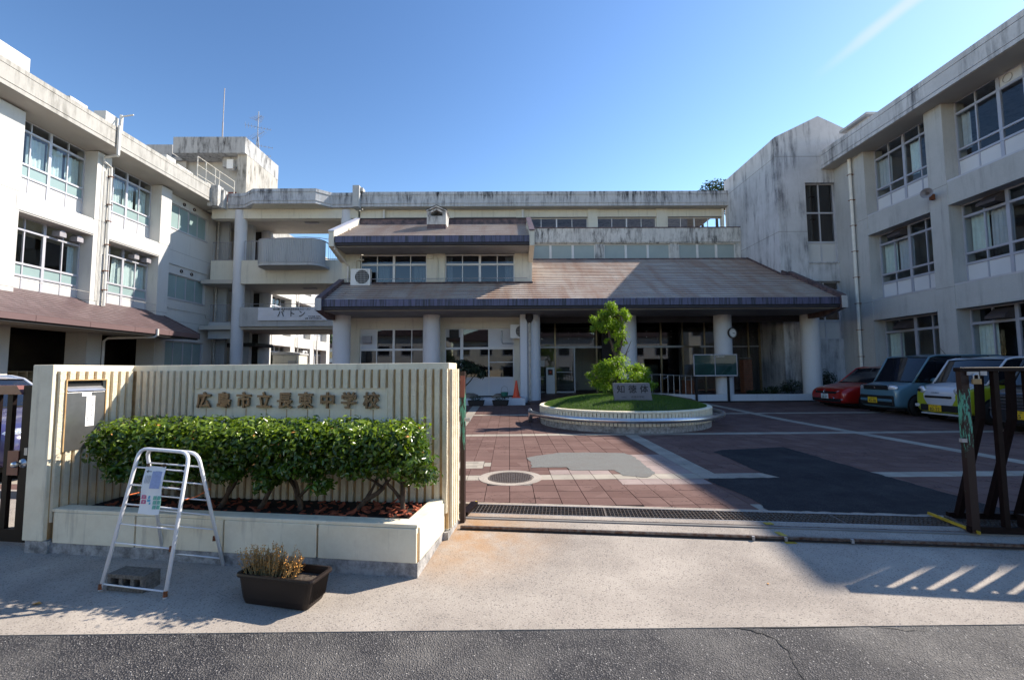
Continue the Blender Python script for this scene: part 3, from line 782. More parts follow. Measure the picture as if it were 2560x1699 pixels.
for z in (4.0, 7.55): MB().box(15.4, 24, 8.7, 19.6, z - .25, z).build('floor_slab', 'paint_cream', RW)
MB().box(18.8, 19.0, 8.8, 19.6, 0, 10.4).build('back_wall', 'room_dark', RW)
MB().box(15, 24, 8.72, 8.9, -.05, 10.46).build('gable_wall', 'paint_grey', RW)
MB().box(23.8, 24, 8.9, 19.6, -.05, 10.46).build('rear_wall', 'paint_grey', RW)
MB().prism([(14.3, 10.45), (14.3, 10.58), (14.33, 10.58), (14.33, 10.6), (14.3, 10.6), (14.3, 11.05), (14.33, 11.05), (14.33, 11.07), (14.3, 11.07), (14.3, 11.26), (14.55, 11.26), (14.55, 10.9), (24, 10.9), (24, 10.45)], 'y', 8.7, 19.72).build('roof_parapet', 'tower_concrete', RW)
MB().box(14.35, 15.4, 8.75, 19.7, 10.44, 10.452).build('soffit', 'paint_soffit', RW)
MB().box(14.9, 16.0, 17.6, 18.7, 10.9, 11.75).box(14.7, 16.2, 17.4, 18.9, 11.75, 11.85).build('roof_hatch', 'paint_grey', RW)
WR = [(.6, 3.32), (4.22, 6.85), (7.80, 10.46)]
for bi, (y0, y1) in enumerate(baysR):
    for li, (z0, z1) in enumerate(WR):
        w = y1 - y0
        rows = [(.60, .09), (.95, .08), (2.22 if li != 1 else 2.2, .09)]
        hid = (bi == 1 and li == 2)
        def cells(i, j, li=li, hid=hid):
            if j == 0: return 'q' if li else 'q'
            if j == 3 and hid and i >= 2: return 'q'
            if j == 1: return 'b' if li == 0 else 'g'
            return 'g'
        win = window(RW, (XW, y1, z0), -math.pi / 2, w, z0, z1, [(w * .25, .04), (w * .5, .10), (w * .75, .04)], rows, cells, 'alu_blue')
        q = w / 4
        if li == 2: curtain(win, .03, q * (.95, .5, .8)[bi], .95, 2.2, mat='curtain_grey'); curtain(win, q * (2.05, 3.1, 2.1)[bi], q * (3.0, 3.9, 2.8)[bi], .95, 2.2, mat='curtain')
        if li == 1: curtain(win, .03, q * .9, .95, 2.2, mat='curtain'); curtain(win, q, q * 2 - .03, .95, 2.2, mat='curtain_grey')
        if li == 0: curtain(win, .03, q * .9, .7, 2.2, mat='curtain'); curtain(win, q * 3.3, q * 3.95, .7, 2.2, mat='curtain')
        if li < 2:
            MB().prism([(-.32, .02), (-.32, .10), (-.02, .34), (.02, .34), (.02, .0)], 'x', q * 1.08, q * 1.92).build('vent_hood', 'hood_dark', win, local=True, loc=(0, 0, 2.27))
        elif hid:
            for xx in (q * 2.4, q * 3.3):
                MB().lathe([(.001, -.17), (.11, -.16), (.13, -.05), (.13, .0)], n=16).xform(Matrix.Rotation(math.pi / 2, 4, 'X')).build('vent_hood', 'steel_dull', win, local=True, loc=(xx, 0, 2.44), rot=(0, 0, 0))
MB().tube([(14.78, 18.55, 10.40), (14.78, 18.55, -.05)], .065, 10).build('downpipe', 'pvc', RW)
mb = MB()
for k in range(9): mb.box(14.70, 14.92, 18.47, 18.63, 9.7 - k * 1.12, 9.72 - k * 1.12)
mb.build('pipe_bracket', 'rust', RW)
lsp = thing('loudspeaker', 'grey horn loudspeaker on a bracket on the right wing pier', 'speaker', (14.86, 15.0, 7.35))
MB().lathe([(.17, 0), (.165, .015), (.07, .13), (.05, .22), (.05, .30), (.001, .30)], n=20).xform(Matrix.Translation((-.50, -.25, 0)) @ Vector((.75, .6, .1)).to_track_quat('Z', 'Y').to_matrix().to_4x4()).build('horn', 'hood_light', lsp, smooth=True, local=True)
MB().tube([(0, 0, 0), (-.2, .1, -.02)], .02, 6).box(-.12, 0, -.04, .06, -.14, .06).build('bracket', 'rust', lsp, local=True)

# grit along the road edge and by the rails
random.seed(77); gm_ = MB()
for q in range(900):
    x = random.uniform(-2.6, 3.2); y = (2.672 + abs(random.gauss(0, .03)) * random.choice((-1, 1, 1))) if q % 3 else random.uniform(2.7, 4.2)
    z = gz(x, y) if y > 2.672 else -.125; r = random.uniform(.0015, .0045); a = random.uniform(0, 6)
    gm_.add([(x + r * math.cos(a + k * 2.1), y + r * math.sin(a + k * 2.1), z - .0005) for k in range(3)] + [(x, y, z + r)], [(0, 1, 3), (1, 2, 3), (2, 0, 3)])
g_ = gm_.build('grit', 'footing'); g_['kind'] = 'stuff'

# ---------------- link bridge between the left wing and the main block
BR = thing('link_bridge', 'open concrete link bridge with walkways and round columns between left wing and main block', 'bridge', (-12, 25, 0))
prof = [(0, 10.46), (0, 10.62), (-.03, 10.62), (-.03, 10.64), (0, 10.64), (0, 11.10), (-.03, 11.10), (-.03, 11.12), (0, 11.12), (0, 11.29), (.22, 11.29), (.22, 10.9), (.6, 10.9), (.6, 10.46)]
def sweep(path, prof, mats, name, root, mb=None):
    """path of (x, y); profile offset d is towards +y-ish normal"""
    mb = mb or MB(); n = len(prof); vs = []
    for i, p in enumerate(path):
        a = Vector(path[max(0, i - 1)]); b = Vector(path[min(len(path) - 1, i + 1)]); p = Vector(p)
        if 0 < i < len(path) - 1:
            d1 = (p - a).normalized(); d2 = (b - p).normalized(); d = (d1 + d2).normalized(); k = 1 / max(.3, d.dot(d1))
        else: d = (b - a).normalized(); k = 1
        nn = Vector((-d.y, d.x)) * k
        for q, z in prof: vs.append((p.x + nn.x * q, p.y + nn.y * q, z))
    fs = [(i * n + j, (i + 1) * n + j, (i + 1) * n + (j + 1) % n, i * n + (j + 1) % n) for i in range(len(path) - 1) for j in range(n)]
    fs += [tuple(range(n)), tuple(range((len(path) - 1) * n, len(path) * n))[::-1]]
    mb.add(vs, fs)
    return mb.build(name, mats, root)
sweep([(-15.55, 24.15), (-15.0, 24.15), (-14.55, 24.08), (-13.8, 23.5), (-10.41, 23.5), (-9.75, 24.1), (-8.5, 24.1)], prof, 'parapet_dark', 'roof_parapet', BR)
MB().box(-17.0, -8.5, 24.62, 28.2, 10.452, 10.9).prism([(-13.75, 23.56), (-10.46, 23.56), (-9.7, 24.61), (-14.6, 24.61)], 'z', 10.448, 10.9).build('roof_slab', 'paint_cream', BR)
MB().box(-16.3, -15.75, 23.6, 24.05, 10.4, 11.55).box(-15.62, -15.75, 23.9, 24.2, 10.4, 11.4).build('expansion_cover', 'parapet_mid', BR)
MB().box(-8.5, -8.14, 23.72, 24.3, 10.36, 11.56).box(-8.14, -8.0, 23.9, 24.3, 11.3, 11.5).build('expansion_cover', 'paint_grey', BR)
MB().box(-16.5, -8.4, 24.3, 24.75, 9.92, 10.46).build('beam', 'paint_cream', BR)
MB().box(-16.9, -8.4, 24.76, 28.0, 10.2, 10.24).build('ceiling', 'paint_soffit', BR)
def col(x, y, r, z0, z1, name='column', mat='column_paint', root=None, n=28):
    return MB().lathe([(r, z0), (r, z1)], x, y, n=n).build(name, mat, root, smooth=True)
col(-14.98, 24.5, .31, -.05, 10.4, root=BR); col(-9.04, 24.55, .34, -.05, 10.4, root=BR); col(-15.2, 27.6, .32, -.05, 10.2, root=BR); col(-9.2, 27.6, .32, -.05, 10.2, root=BR)
# level 3 walkway
for (x0, x1, yf, zt, zb) in ((-14.7, -8.7, 24.2, 7.53, 6.27), (-14.7, -8.7, 24.2, 4.93, 3.92), (-16.75, -15.25, 24.75, 7.66, 6.42), (-16.75, -15.25, 24.75, 4.16, 3.30)):
    MB().box(x0, x1, yf, yf + .15, zb, zt).box(x0, x1, yf - .03, yf + .15, zb - .05, zb).build('walkway_parapet', 'paint_cream' if zt > 5 else 'paint_grey', BR)
for z in (6.5, 3.95): MB().box(-17.0, -8.5, 24.36, 28.0, z - .22, z).build('walkway_slab', 'paint_soffit', BR)
for z in (7.55, 5.0): MB().box(-15.0, -9.0, 27.85, 28.0, z - 1.1, z - .1).build('walkway_parapet', 'paint_cream', BR)
for z in (10.16, 6.24):
    for x in (-11.6,): piece('strip_light', 'hood_light', BR, (x, 25.8, z), (.75, .18, .07), local=False)
def railing(root, path, z0, z1, step=.115, r=.011, name='railing', mat='hood_light'):
    mb = MB(); pts = [Vector((p[0], p[1], 0)) for p in path]
    for a, b in zip(pts, pts[1:]):
        L = (b - a).length; n = max(1, int(L / step))
        for k in range(n + 1):
            p = a + (b - a) * k / n; mb.tube([(p.x, p.y, z0), (p.x, p.y, z1)], r, 4, cap=False)
    for z in (z1, z0 + .04): mb.tube([(p.x, p.y, z) for p in pts], r * 2, 6)
    return mb.build(name, mat, root)
railing(BR, [(-16.7, 24.8), (-15.3, 24.8)], 7.66, 8.72); railing(BR, [(-16.7, 24.8), (-15.3, 24.8)], 4.16, 5.16)
railing(BR, [(-14.6, 24.27), (-13.3, 24.27)], 7.5, 8.62); railing(BR, [(-9.95, 24.27), (-9.35, 24.27)], 7.5, 8.62)
railing(BR, [(-14.8, 27.9), (-9.2, 27.9)], 7.45, 8.55)
for z, y in ((5.12, 24.3), (5.14, 27.9)):
    mb = MB().tube([(-14.6, y, z), (-9.2, y, z)], .016, 6)
    for k in range(6): mb.tube([(-14.5 + k, y, z - .22), (-14.5 + k, y, z)], .012, 5)
    mb.build('handrail', 'hood_light', BR)
# dark stair core behind the left end
MB().box(-17.0, -16.4, 25.7, 25.9, -.05, 10.2).box(-15.75, -15.3, 26.2, 26.5, -.05, 10.2).box(-17.0, -15.3, 28.0, 28.2, -.05, 10.2).build('core_wall', 'paint_grey', BR)
MB().box(-17.0, -15.3, 27.6, 27.7, 0, 10.2).build('core_back', 'room_dark', BR)
MB().box(-17.05, -14.8, 26.0, 27.95, 2.9, 3.1).build('core_landing', 'room_dark', BR)
# curved corrugated balcony screen
cx0, cx1, cyb, rr = -13.38, -9.86, 23.65, .62
path = []
def stad(t):  # t 0..1 around the front half of a stadium
    L1 = math.pi * rr / 2; Ls = cx1 - cx0 - 2 * rr; tot = 2 * L1 + Ls; d = t * tot
    if d < L1: a = math.pi - d / rr; return (cx0 + rr + rr * math.cos(a), cyb - rr * math.sin(a) * 1.0)
    if d < L1 + Ls: return (cx0 + rr + d - L1, cyb - rr)
    a = math.pi / 2 - (d - L1 - Ls) / rr; return (cx1 - rr + rr * math.cos(a), cyb - rr * math.sin(a))
N = 264; vs = []; fs = []
for i in range(N + 1):
    x, y = stad(i / N); o = .035 if (i // 3) % 2 else 0
    vs += [(x, y - o, 7.13), (x, y - o, 8.36)]
for i in range(N): fs.append((2 * i, 2 * i + 2, 2 * i + 3, 2 * i + 1))
MB().add(vs, fs).build('corrugated_screen', 'paint_grey', BR)
pts = [stad(i / 40) for i in range(41)]
MB().prism([(cx0, 24.25)] + pts + [(cx1, 24.25)], 'z', 6.98, 7.12).build('balcony_slab', 'paint_grey', BR)
mb = MB().tube([(x, y, 8.38) for x, y in pts], .03, 6); mb.tube([(cx0, cyb, 8.38), (cx0, 24.25, 8.38)], .03, 6).tube([(cx1, cyb, 8.38), (cx1, 24.25, 8.38)], .03, 6)
mb.build('screen_cap', 'hood_light', BR)
mb = MB(); tp = [(-13.1, 24.2), (-12.6, 23.9), (-11, 23.75), (-10.3, 23.9), (-9.9, 24.2), (-9.4, 24.2)]
mb.tube([(x, y, 8.68) for x, y in tp], .018, 6)
for x, y in tp: mb.tube([(x, y, 8.3), (x, y, 8.68)], .012, 5)
mb.build('handrail', 'hood_light', BR)
# banner
bn = thing('banner', 'white cloth banner with black writing hung on the lower walkway of the link bridge', 'banner', (-11.78, 24.13, 4.54))
sheet = MB(); NXb, NZb = 60, 8; vs = []
for j in range(NZb + 1):
    for i in range(NXb + 1):
        x = -1.88 + 3.76 * i / NXb; z = -.355 + .71 * j / NZb
        vs.append((x, -.012 - .016 * math.sin(x * 5 + z * 6) * (1 - abs(z) / .5) - .012 * math.sin(x * 11 - z * 5), z - .012 * math.sin((i / NXb) * math.pi * 5) ** 2 * (j == NZb)))
k = NXb + 1
sheet.add(vs, [(j * k + i, j * k + i + 1, (j + 1) * k + i + 1, (j + 1) * k + i) for j in range(NZb) for i in range(NXb)])
sheet.build('cloth', 'banner_cloth', bn, smooth=True, local=True)
RX = (math.pi / 2, 0, 0)
for tx, sz, x, z, wgt in (('第43期  長東中学校生徒会スローガン', .125, -.02, .25, .002), ('バ', .40, -.62, -.02, .004), ('ト', .40, -.02, -.02, .004), ('ン', .40, .52, -.02, .004), ('令和5年度  生徒会', .085, 1.2, -.15, .001), ('協賛  長東中学校後援会', .085, 1.15, -.26, .001)):
    text(tx, sz, 'ink', bn, (x, -.048, z), RX, weight=wgt)
# boxes / shed under the bridge
sd = thing('storage_shed', 'pale storage shed standing in shade under the link bridge', 'shed', (-15.0, 30.0, 0))
MB().box(-.9, .75, 0, 1.5, 0, 2.55).build('body', 'paint_cream', sd, local=True); MB().prism([(-.95, 2.55), (.8, 2.55), (.8, 2.66), (-.1, 2.78), (-.95, 2.7)], 'y', -.05, 1.6).build('roof', 'paint_grey', sd, local=True)
piece('door', 'paint_grey', sd, (.4, -.01, 1.1), (.5, .03, 2.1))

# ---------------- rear wing seen through the bridge
RR = thing('rear_school_wing', 'sunlit white rear wing seen through the openings of the link bridge', 'building', (-18, 35, 0))
MB().box(-16.8, -24, 28.25, 30.9, -.05, 10.5).build('wall', 'paint_white', RR)
pr = [(30.9, 31.45), (34.25, 34.95), (37.65, 38.35), (41.0, 41.7)]
for y0, y1 in pr: pbox('pier', 'paint_white', RR, -16.82, -17.8, y0, y1, -.05, 10.46)
for (a, b), (c, d) in zip(pr, pr[1:]):
    for z in (3.32, 6.95):
        MB().box(-16.78, -17.4, b - .01, c + .01, z + .05, z + .78).box(-16.74, -17.4, b - .01, c + .01, z, z + .05).build('spandrel', 'paint_white', RR)
    for z0, z1 in ((.7, 3.32), (4.1, 6.95), (7.75, 10.46)):
        w = c - b; win = window(RR, (-17.3, b, z0), math.pi / 2, w, z0, z1, [(w * .25, .04), (w * .5, .10), (w * .75, .04)], [(.6, .09), (1.0, .08), (2.2, .09)], lambda i, j: 'p' if j == 0 else 't' if j == 1 else 'g', 'alu')
        if z0 > 4: curtain(win, w * .5, w * .95, .6, 2.2)
MB().box(-17.4, -24, 30.9, 41.65, 3.0, 4.0).box(-17.4, -24, 30.9, 41.65, 6.7, 7.6).box(-20, -24, 31, 41.6, 0, 10.4).build('floors', 'room_dark', RR)
MB().box(-16.9, -24, 41.7, 41.9, -.05, 10.46).build('gable_wall', 'paint_white', RR)
MB().box(-15.8, -24, 27.4, 42.2, 10.46, 11.3).build('roof_parapet', 'parapet_sunny', RR)
MB().tube([(-16.7, 38.7, 10.4), (-16.7, 38.7, 0)], .05, 6).tube([(-16.7, 35.2, 10.4), (-16.7, 35.2, 0)], .03, 6).build('downpipe', 'pvc', RR)
def ac_unit(label, x, y, z, rz, w=.8, h=.62, d=.3, group=None, name='air_conditioner'):
    t = thing(name, label, 'air conditioner', (x, y, z), rz, group)
    MB().box(0, w, 0, d, 0, h).build('casing', 'white_plastic', t, local=True, bevel=.012)
    mb = MB()
    for k in range(9): mb.box(w * .30 + k * w * .07, w * .30 + k * w * .07 + .006, -.014, -.004, .05, h - .05)
    for k in range(8): mb.box(w * .29, w * .29 + w * .6, -.013, -.005, .06 + k * (h - .12) / 7, .066 + k * (h - .12) / 7)
    mb.build('grille', 'alu_white', t, local=True)
    MB().lathe([(.001, 0), (h * .42, 0)], n=24).xform(Matrix.Translation((w * .59, -.002, h / 2)) @ Matrix.Rotation(math.pi / 2, 4, 'X')).build('fan', 'pot_dark', t, local=True)
    return t
ac_unit('wall mounted air conditioner on the sunlit rear wing seen under the link bridge', -16.75, 36.2, 2.5, math.pi / 2)

# ---------------- main block
MN = thing('main_block', 'three storey main school block with stained roof parapet behind the entrance hall', 'building', (2, 27, 0))
MB().prism([(p[0] + 24.0, p[1]) for p in prof], 'x', -8.14, 12.24).build('roof_parapet', 'parapet_dark', MN)
MB().box(-8.14, 12.24, 24.6, 33, 10.46, 10.9).build('roof_slab', 'parapet_dark', MN)
MB().box(-8.1, 12.2, 24.05, 24.6, 10.44, 10.455).build('soffit', 'paint_soffit', MN)
ops = [(-7.0, -3.6), (-3.05, .45), (.99, 4.49), (5.04, 8.37), (9.0, 12.1)]
MB().box(-8.3, 12.2, 24.55, 24.75, -.05, 8.3).box(-8.3, 12.2, 24.5, 24.75, 8.3, 9.28).box(-8.3, 12.2, 24.5, 24.75, 9.96, 10.46).build('front_wall', 'paint_cream', MN)
xs = -8.3
for a, b in ops + [(12.2, 12.2)]:
    if a > xs: MB().box(xs, a, 24.44, 24.75, 8.3, 10.45).build('pier', 'paint_cream', MN)
    xs = b
for a, b in ops:
    w = b - a
    window(MN, (a, 24.58, 9.2), 0, w, 9.2, 9.96, [(w * .25, .03), (w * .5, .07), (w * .75, .03)], [], lambda i, j: 'g', 'alu_white')
    MB().box(a, b, 24.46, 24.52, 9.96, 10.0).build('lintel', 'groove', MN)
MB().box(-8.1, 12.1, 27.5, 27.6, 5, 10.4).build('back_wall', 'room_dark', MN)
MB().box(-8.3, -8.1, 24.75, 33, -.05, 10.46).build('side_wall', 'paint_cream', MN)
for x in (-6.95, .82, 12.08): MB().tube([(x, 24.36, 10.4), (x, 24.36, 8.2)], .06, 8).build('downpipe', 'pvc', MN)
MB().prism([(22.85, 8.06), (22.85, 8.81), (23.05, 8.81), (23.05, 8.3), (24.55, 8.3), (24.55, 8.0), (22.9, 8.0), (22.9, 8.06)], 'x', -7.0, 12.24).build('terrace_parapet', 'parapet_mid', MN)
MB().box(-7.0, 12.24, 22.83, 23.08, 8.812, 8.86).build('parapet_cap', 'roof_cap', MN)
fo = [(-2.9, .8), (1.05, 4.57), (5.04, 8.52), (8.98, 11.99)]
MB().box(-7, 12.24, 22.97, 23.2, 5.5, 7.17).build('lower_wall', 'paint_cream', MN)
for a, b in ((4.57, 5.04), (8.52, 8.98), (11.99, 12.24), (.8, 1.05)): MB().box(a, b, 22.93, 23.2, 7.0, 8.0).build('pier', 'parapet_mid', MN)
for a, b in fo:
    w = b - a; window(MN, (a, 23.0, 7.12), 0, w, 7.12, 8.0, [(w / 3, .12), (w * 2 / 3, .12)], [], lambda i, j: 'f', 'alu_white')

# ---------------- stair tower
TW = thing('stair_tower', 'blue grey stained concrete stair tower with a peaked top beside the right wing', 'building', (15, 22, 0))
TY = 19.6
MB().prism([(12.24, -.05), (13.54, -.05), (13.54, 12.61), (12.24, 11.98)], 'y', TY, TY + .35).prism([(14.93, -.05), (20, -.05), (20, 10.16), (15.71, 12.28), (14.93, 12.67)], 'y', TY, TY + .35).prism([(13.54, 9.83), (14.93, 9.83), (14.93, 12.67), (14.29, 12.98), (13.54, 12.61)], 'y', TY, TY + .35).box(13.54, 14.93, TY, TY + .35, 5.29, 6.15).box(13.54, 14.93, TY, TY + .35, -.05, 2.69).build('front_wall', 'tower_concrete', TW)
MB().box(12.24, 12.5, TY + .35, 24.4, -.05, 11.97).build('side_wall', 'tower_concrete', TW)
MB().prism([(12.5, 11.7), (12.5, 12.1), (14.29, 12.97), (15.71, 12.27), (20, 10.15), (20, 9.9), (15.7, 12.0), (14.29, 12.7)], 'y', TY + .35, 24.4).build('roof', 'tower_concrete', TW)
MB().box(12.5, 20, 22.5, 22.6, 0, 11.7).build('back_wall', 'room_dark', TW)
for z in (11.05, 7.55):
    MB().box(12.235, 13.54 if z < 9 else 20, TY - .004, TY - .001, z, z + .018).box(12.236, 12.239, TY - .001, 24.4, z, z + .018).build('groove', 'groove', TW)
MB().box(14.93, 16, TY - .004, TY - .001, 7.55, 7.568).box(14.93, 16, TY - .004, TY - .001, 3.9, 3.918).build('groove', 'groove', TW)
window(TW, (13.54, TY + .16, 6.18), 0, 1.39, 6.18, 9.83, [(.70, .05)], [(.92, .10), (2.29, .08)], lambda i, j: 'p' if j == 0 else 'd', 'alu')
window(TW, (13.54, TY + .16, 2.69), 0, 1.39, 2.69, 5.29, [(.70, .05)], [(.82, .10), (2.2, .08)], lambda i, j: 'p' if j == 0 else 'd', 'alu')
MB().box(13.50, 14.97, TY - .05, TY + .1, 6.10, 6.16).build('sill', 'tower_concrete', TW)

# ---------------- entrance hall
EH = thing('entrance_hall', 'low entrance hall with brown slate roofs, round columns and a chimney vent', 'building', (2, 19, 0))
EY, EZ, RYk = 16.73, 4.07, .523
def courses(y0, z0, y1, z1, n, xl, xr, mat):
    for i in range(n):
        a, b = i / n, (i + 1) / n
        ya = y0 + (y1 - y0) * a; yb = y0 + (y1 - y0) * b; za = z0 + (z1 - z0) * a; zb = z0 + (z1 - z0) * b
        X0, X1 = (xl(yb) if callable(xl) else xl), (xr(yb) if callable(xr) else xr)
        mb = MB(); nx = int((X1 - X0) / .91) + 1; off = (i % 2) * .45
        mb.prism([(ya - .012, za + .004), (yb + .03, zb - .008), (yb + .03, zb - .05), (ya - .012, za - .04)], 'x', X0, X1)
        mb.prism([(ya - .0315, za - .002), (ya - .0315, za + .010), (ya - .020, za + .010), (ya - .020, za - .002)], 'x', X0 + .002, X1 - .002, 1)  # dark strip paints in the shade line under each course
        x = X0 + off + random.uniform(0, .1)
        mb.prism([(ya - .03, za + .026), (yb + .0, zb + .010), (yb + .0, zb - .01), (ya - .03, za + .010)], 'x', X0 + .001, X1 - .001)
        while x < X1 - .1:   # small lifted joints
            mb.box(x, x + .014, ya - .034, ya + .10, za + .012, za + .045); x += 1.82
        mb.build('roof_course', [mat, 'dark_trim'], EH)
courses(EY, EZ, 22.3, 6.98, 24, lambda y: -7.0 if y < 18.74 else 1.02, lambda y: 12.55 if y < 19.6 else 12.235, 'roof_slate')
courses(17.6, 6.77, 20.46, 8.24, 13, -6.95, .85, 'roof_slate2')
MB().box(1.02, 12.24, 22.25, 22.45, 6.9, 7.05).build('ridge_flashing', 'roof_cap', EH)
MB().box(-6.95, .85, 20.44, 20.6, 8.1, 8.50).build('ridge_board', 'roof_cap', EH); MB().box(-7.0, .9, 20.4, 20.66, 8.501, 8.54).build('ridge_cap', 'dark_trim', EH)
x = -7.03; k = 0
while x < 12.6:
    x1 = min(12.62, x + 1.97); pbox('fascia', 'gutter_navy', EH, x + .006, x1 - .006, 16.58, 16.72, 3.815, 4.085); x = x1
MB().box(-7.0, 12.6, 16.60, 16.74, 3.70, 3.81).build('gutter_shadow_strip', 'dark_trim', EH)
MB().box(-7.0, 12.6, 16.56, 16.60, 3.80, 3.815).build('drip', 'black', EH)
x = -6.95
while x < .84:
    x1 = min(.85, x + 1.95); pbox('fascia', 'gutter_navy', EH, x + .005, x1 - .005, 17.46, 17.60, 6.52, 6.78); x = x1
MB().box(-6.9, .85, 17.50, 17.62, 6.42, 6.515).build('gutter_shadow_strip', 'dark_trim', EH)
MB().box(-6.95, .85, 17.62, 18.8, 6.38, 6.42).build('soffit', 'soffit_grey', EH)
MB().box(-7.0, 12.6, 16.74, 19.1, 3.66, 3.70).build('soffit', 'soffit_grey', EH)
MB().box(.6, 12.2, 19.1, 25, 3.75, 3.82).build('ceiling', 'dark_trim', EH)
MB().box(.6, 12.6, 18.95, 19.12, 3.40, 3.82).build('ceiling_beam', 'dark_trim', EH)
for x0, x1 in ((-7.16, -6.955), (.855, 1.05)):
    MB().prism([(17.42, 6.36), (17.42, 6.95), (20.5, 8.52), (20.7, 8.52), (20.7, 6.3), (18.74, 6.0)], 'x', x0, x1).build('verge_wall', 'paint_cream', EH)
    MB().prism([(17.39, 6.955), (17.39, 7.0), (20.48, 8.575), (20.7, 8.575), (20.7, 8.53), (20.5, 8.53)], 'x', x0 - .015, x1 + .015).build('verge_cap', 'roof_cap' if x0 > 0 else 'alu', EH)
for x0, x1 in ((-7.22, -7.005), (12.56, 12.74)):
    MB().prism([(16.5, 3.66), (16.5, 4.16), (18.74 if x0 < 0 else 19.58, 5.30 if x0 < 0 else 5.74), (18.74 if x0 < 0 else 19.58, 3.5), (17.6, 3.45)], 'x', x0, x1).build('verge_wall', 'roof_cap', EH)
    pbox('verge_end', 'paint_grey', EH, x0 - .01, x1 + .01, 16.46, 16.5, 3.66, 4.12)
MB().prism([(12.24, 5.50), (12.24, 5.78), (12.74, 5.60), (12.74, 5.45)], 'y', 19.5, 19.595).build('flashing', 'roof_cap', EH)
MB().prism([(19.6, 5.56), (19.6, 5.68), (22.3, 7.09), (22.3, 6.97)], 'x', 12.19, 12.236).build('flashing', 'roof_cap', EH)
# upper wall
for a, b in ((-7.1, -6.34), (-3.49, -2.72), (.27, 1.01)): MB().box(a, b, 18.74, 19.0, 4.9, 6.4).build('upper_pier', 'paint_cream', EH)
MB().box(-7.1, -6.9, 19.0, 24, 0, 7.6).box(.81, 1.01, 19.0, 23, 3.8, 7.8).build('side_wall', 'paint_cream', EH)
MB().box(-6.9, .81, 20.9, 21.0, 3.8, 7).build('back_wall', 'room_dark', EH); MB().box(-6.9, .81, 19.0, 21, 6.36, 6.4).build('room_ceiling', 'paint_cream', EH)
for a, b, hoods in ((-6.34, -3.49, 1), (-2.72, .27, 0)):
    w = b - a; z0, z1 = 5.02, 6.37
    win = window(EH, (a, 18.84, z0), 0, w, z0, z1, [(w * .25, .035), (w * .5, .10), (w * .75, .035)], [(.92, .085)], lambda i, j: ('q' if False else 'd'), 'alu_white', bar=.05)
    if hoods:
        for xx in (w * .30, w * .42): MB().lathe([(.001, -.03), (.05, -.03), (.05, 0)], n=12).xform(Matrix.Rotation(math.pi / 2, 4, 'X')).build('vent', 'black', win, local=True, loc=(xx, .02, 1.12))
        curtain(win, w * .25, w * .42, .03, .9, y=.15, mat='frosted'); curtain(win, w * .78, w * .99, .03, .9, y=.15, mat='frosted')
    else:
        curtain(win, .04, w * .10, .03, 1.3, y=.2, gather=.3, mat='curtain_grey'); curtain(win, w * .86, w - .04, .03, 1.3, y=.2, mat='curtain_grey')
MB().box(-7.1, 1.03, 18.60, 18.76, 4.98, 5.10).box(-7.1, 1.03, 18.56, 18.80, 5.10, 5.13).build('wall_flashing', 'roof_cap', EH)
MB().tube([(-7.0, 18.5, 5.25), (.8, 18.5, 5.27)], .014, 6).build('pipe', 'hood_light', EH)
MB().tube([(-7.0, 17.55, 6.5), (-6.98, 17.6, 6.3), (-6.85, 18.5, 5.95), (-6.82, 18.68, 5.85), (-6.82, 18.68, 5.05)], .045, 8).build('downpipe', 'pvc', EH)
MB().box(-3.42, -3.22, 18.66, 18.74, 6.16, 6.34).tube([(-3.2, 18.7, 6.3), (-3.08, 18.7, 6.25), (-3.02, 18.7, 6.1), (-3.02, 18.7, 5.1)], .022, 6).build('conduit', 'paint_cream', EH)
MB().tube([(-6.5, 18.7, 5.7), (-6.5, 18.6, 6.05), (-6.4, 18.65, 6.12), (-6.15, 18.68, 6.12)], .035, 6).build('ac_duct', 'paint_cream', EH)
ac_unit('air conditioner standing on the lower slate roof in front of the upper left window', -6.62, 18.42, 4.98, 0, .82, .70, .25)
# chimney vent
ch = MB().box(-3.56, -2.74, 19.15, 19.95, 7.4, 7.80); ch.build('chimney_base', 'roof_cap', EH)
mb = MB().prism([(-3.57, 7.80), (-2.73, 7.80), (-2.73, 8.18), (-3.57, 8.18)], 'y', 19.12, 19.98).box(-3.57, -3.42, 19.12, 19.98, 8.18, 8.40).box(-2.88, -2.73, 19.12, 19.98, 8.18, 8.40).prism([(-3.60, 8.38), (-3.15, 8.58), (-2.70, 8.38), (-2.70, 8.42), (-3.15, 8.64), (-3.60, 8.42)], 'y', 19.08, 20.02).prism([(-3.42, 8.33), (-3.42, 8.40), (-3.15, 8.55), (-2.88, 8.40), (-2.88, 8.33), (-3.15, 8.45)], 'y', 19.13, 19.97)
mb.build('chimney', 'parapet_mid', EH); MB().box(-3.42, -2.88, 19.6, 19.65, 8.18, 8.4).build('chimney_inside', 'black', EH)
MB().prism([(-3.62, 8.425), (-3.15, 8.645), (-2.68, 8.425), (-2.68, 8.445), (-3.15, 8.67), (-3.62, 8.445)], 'y', 19.07, 20.03).build('chimney_cap', 'dark_trim', EH)
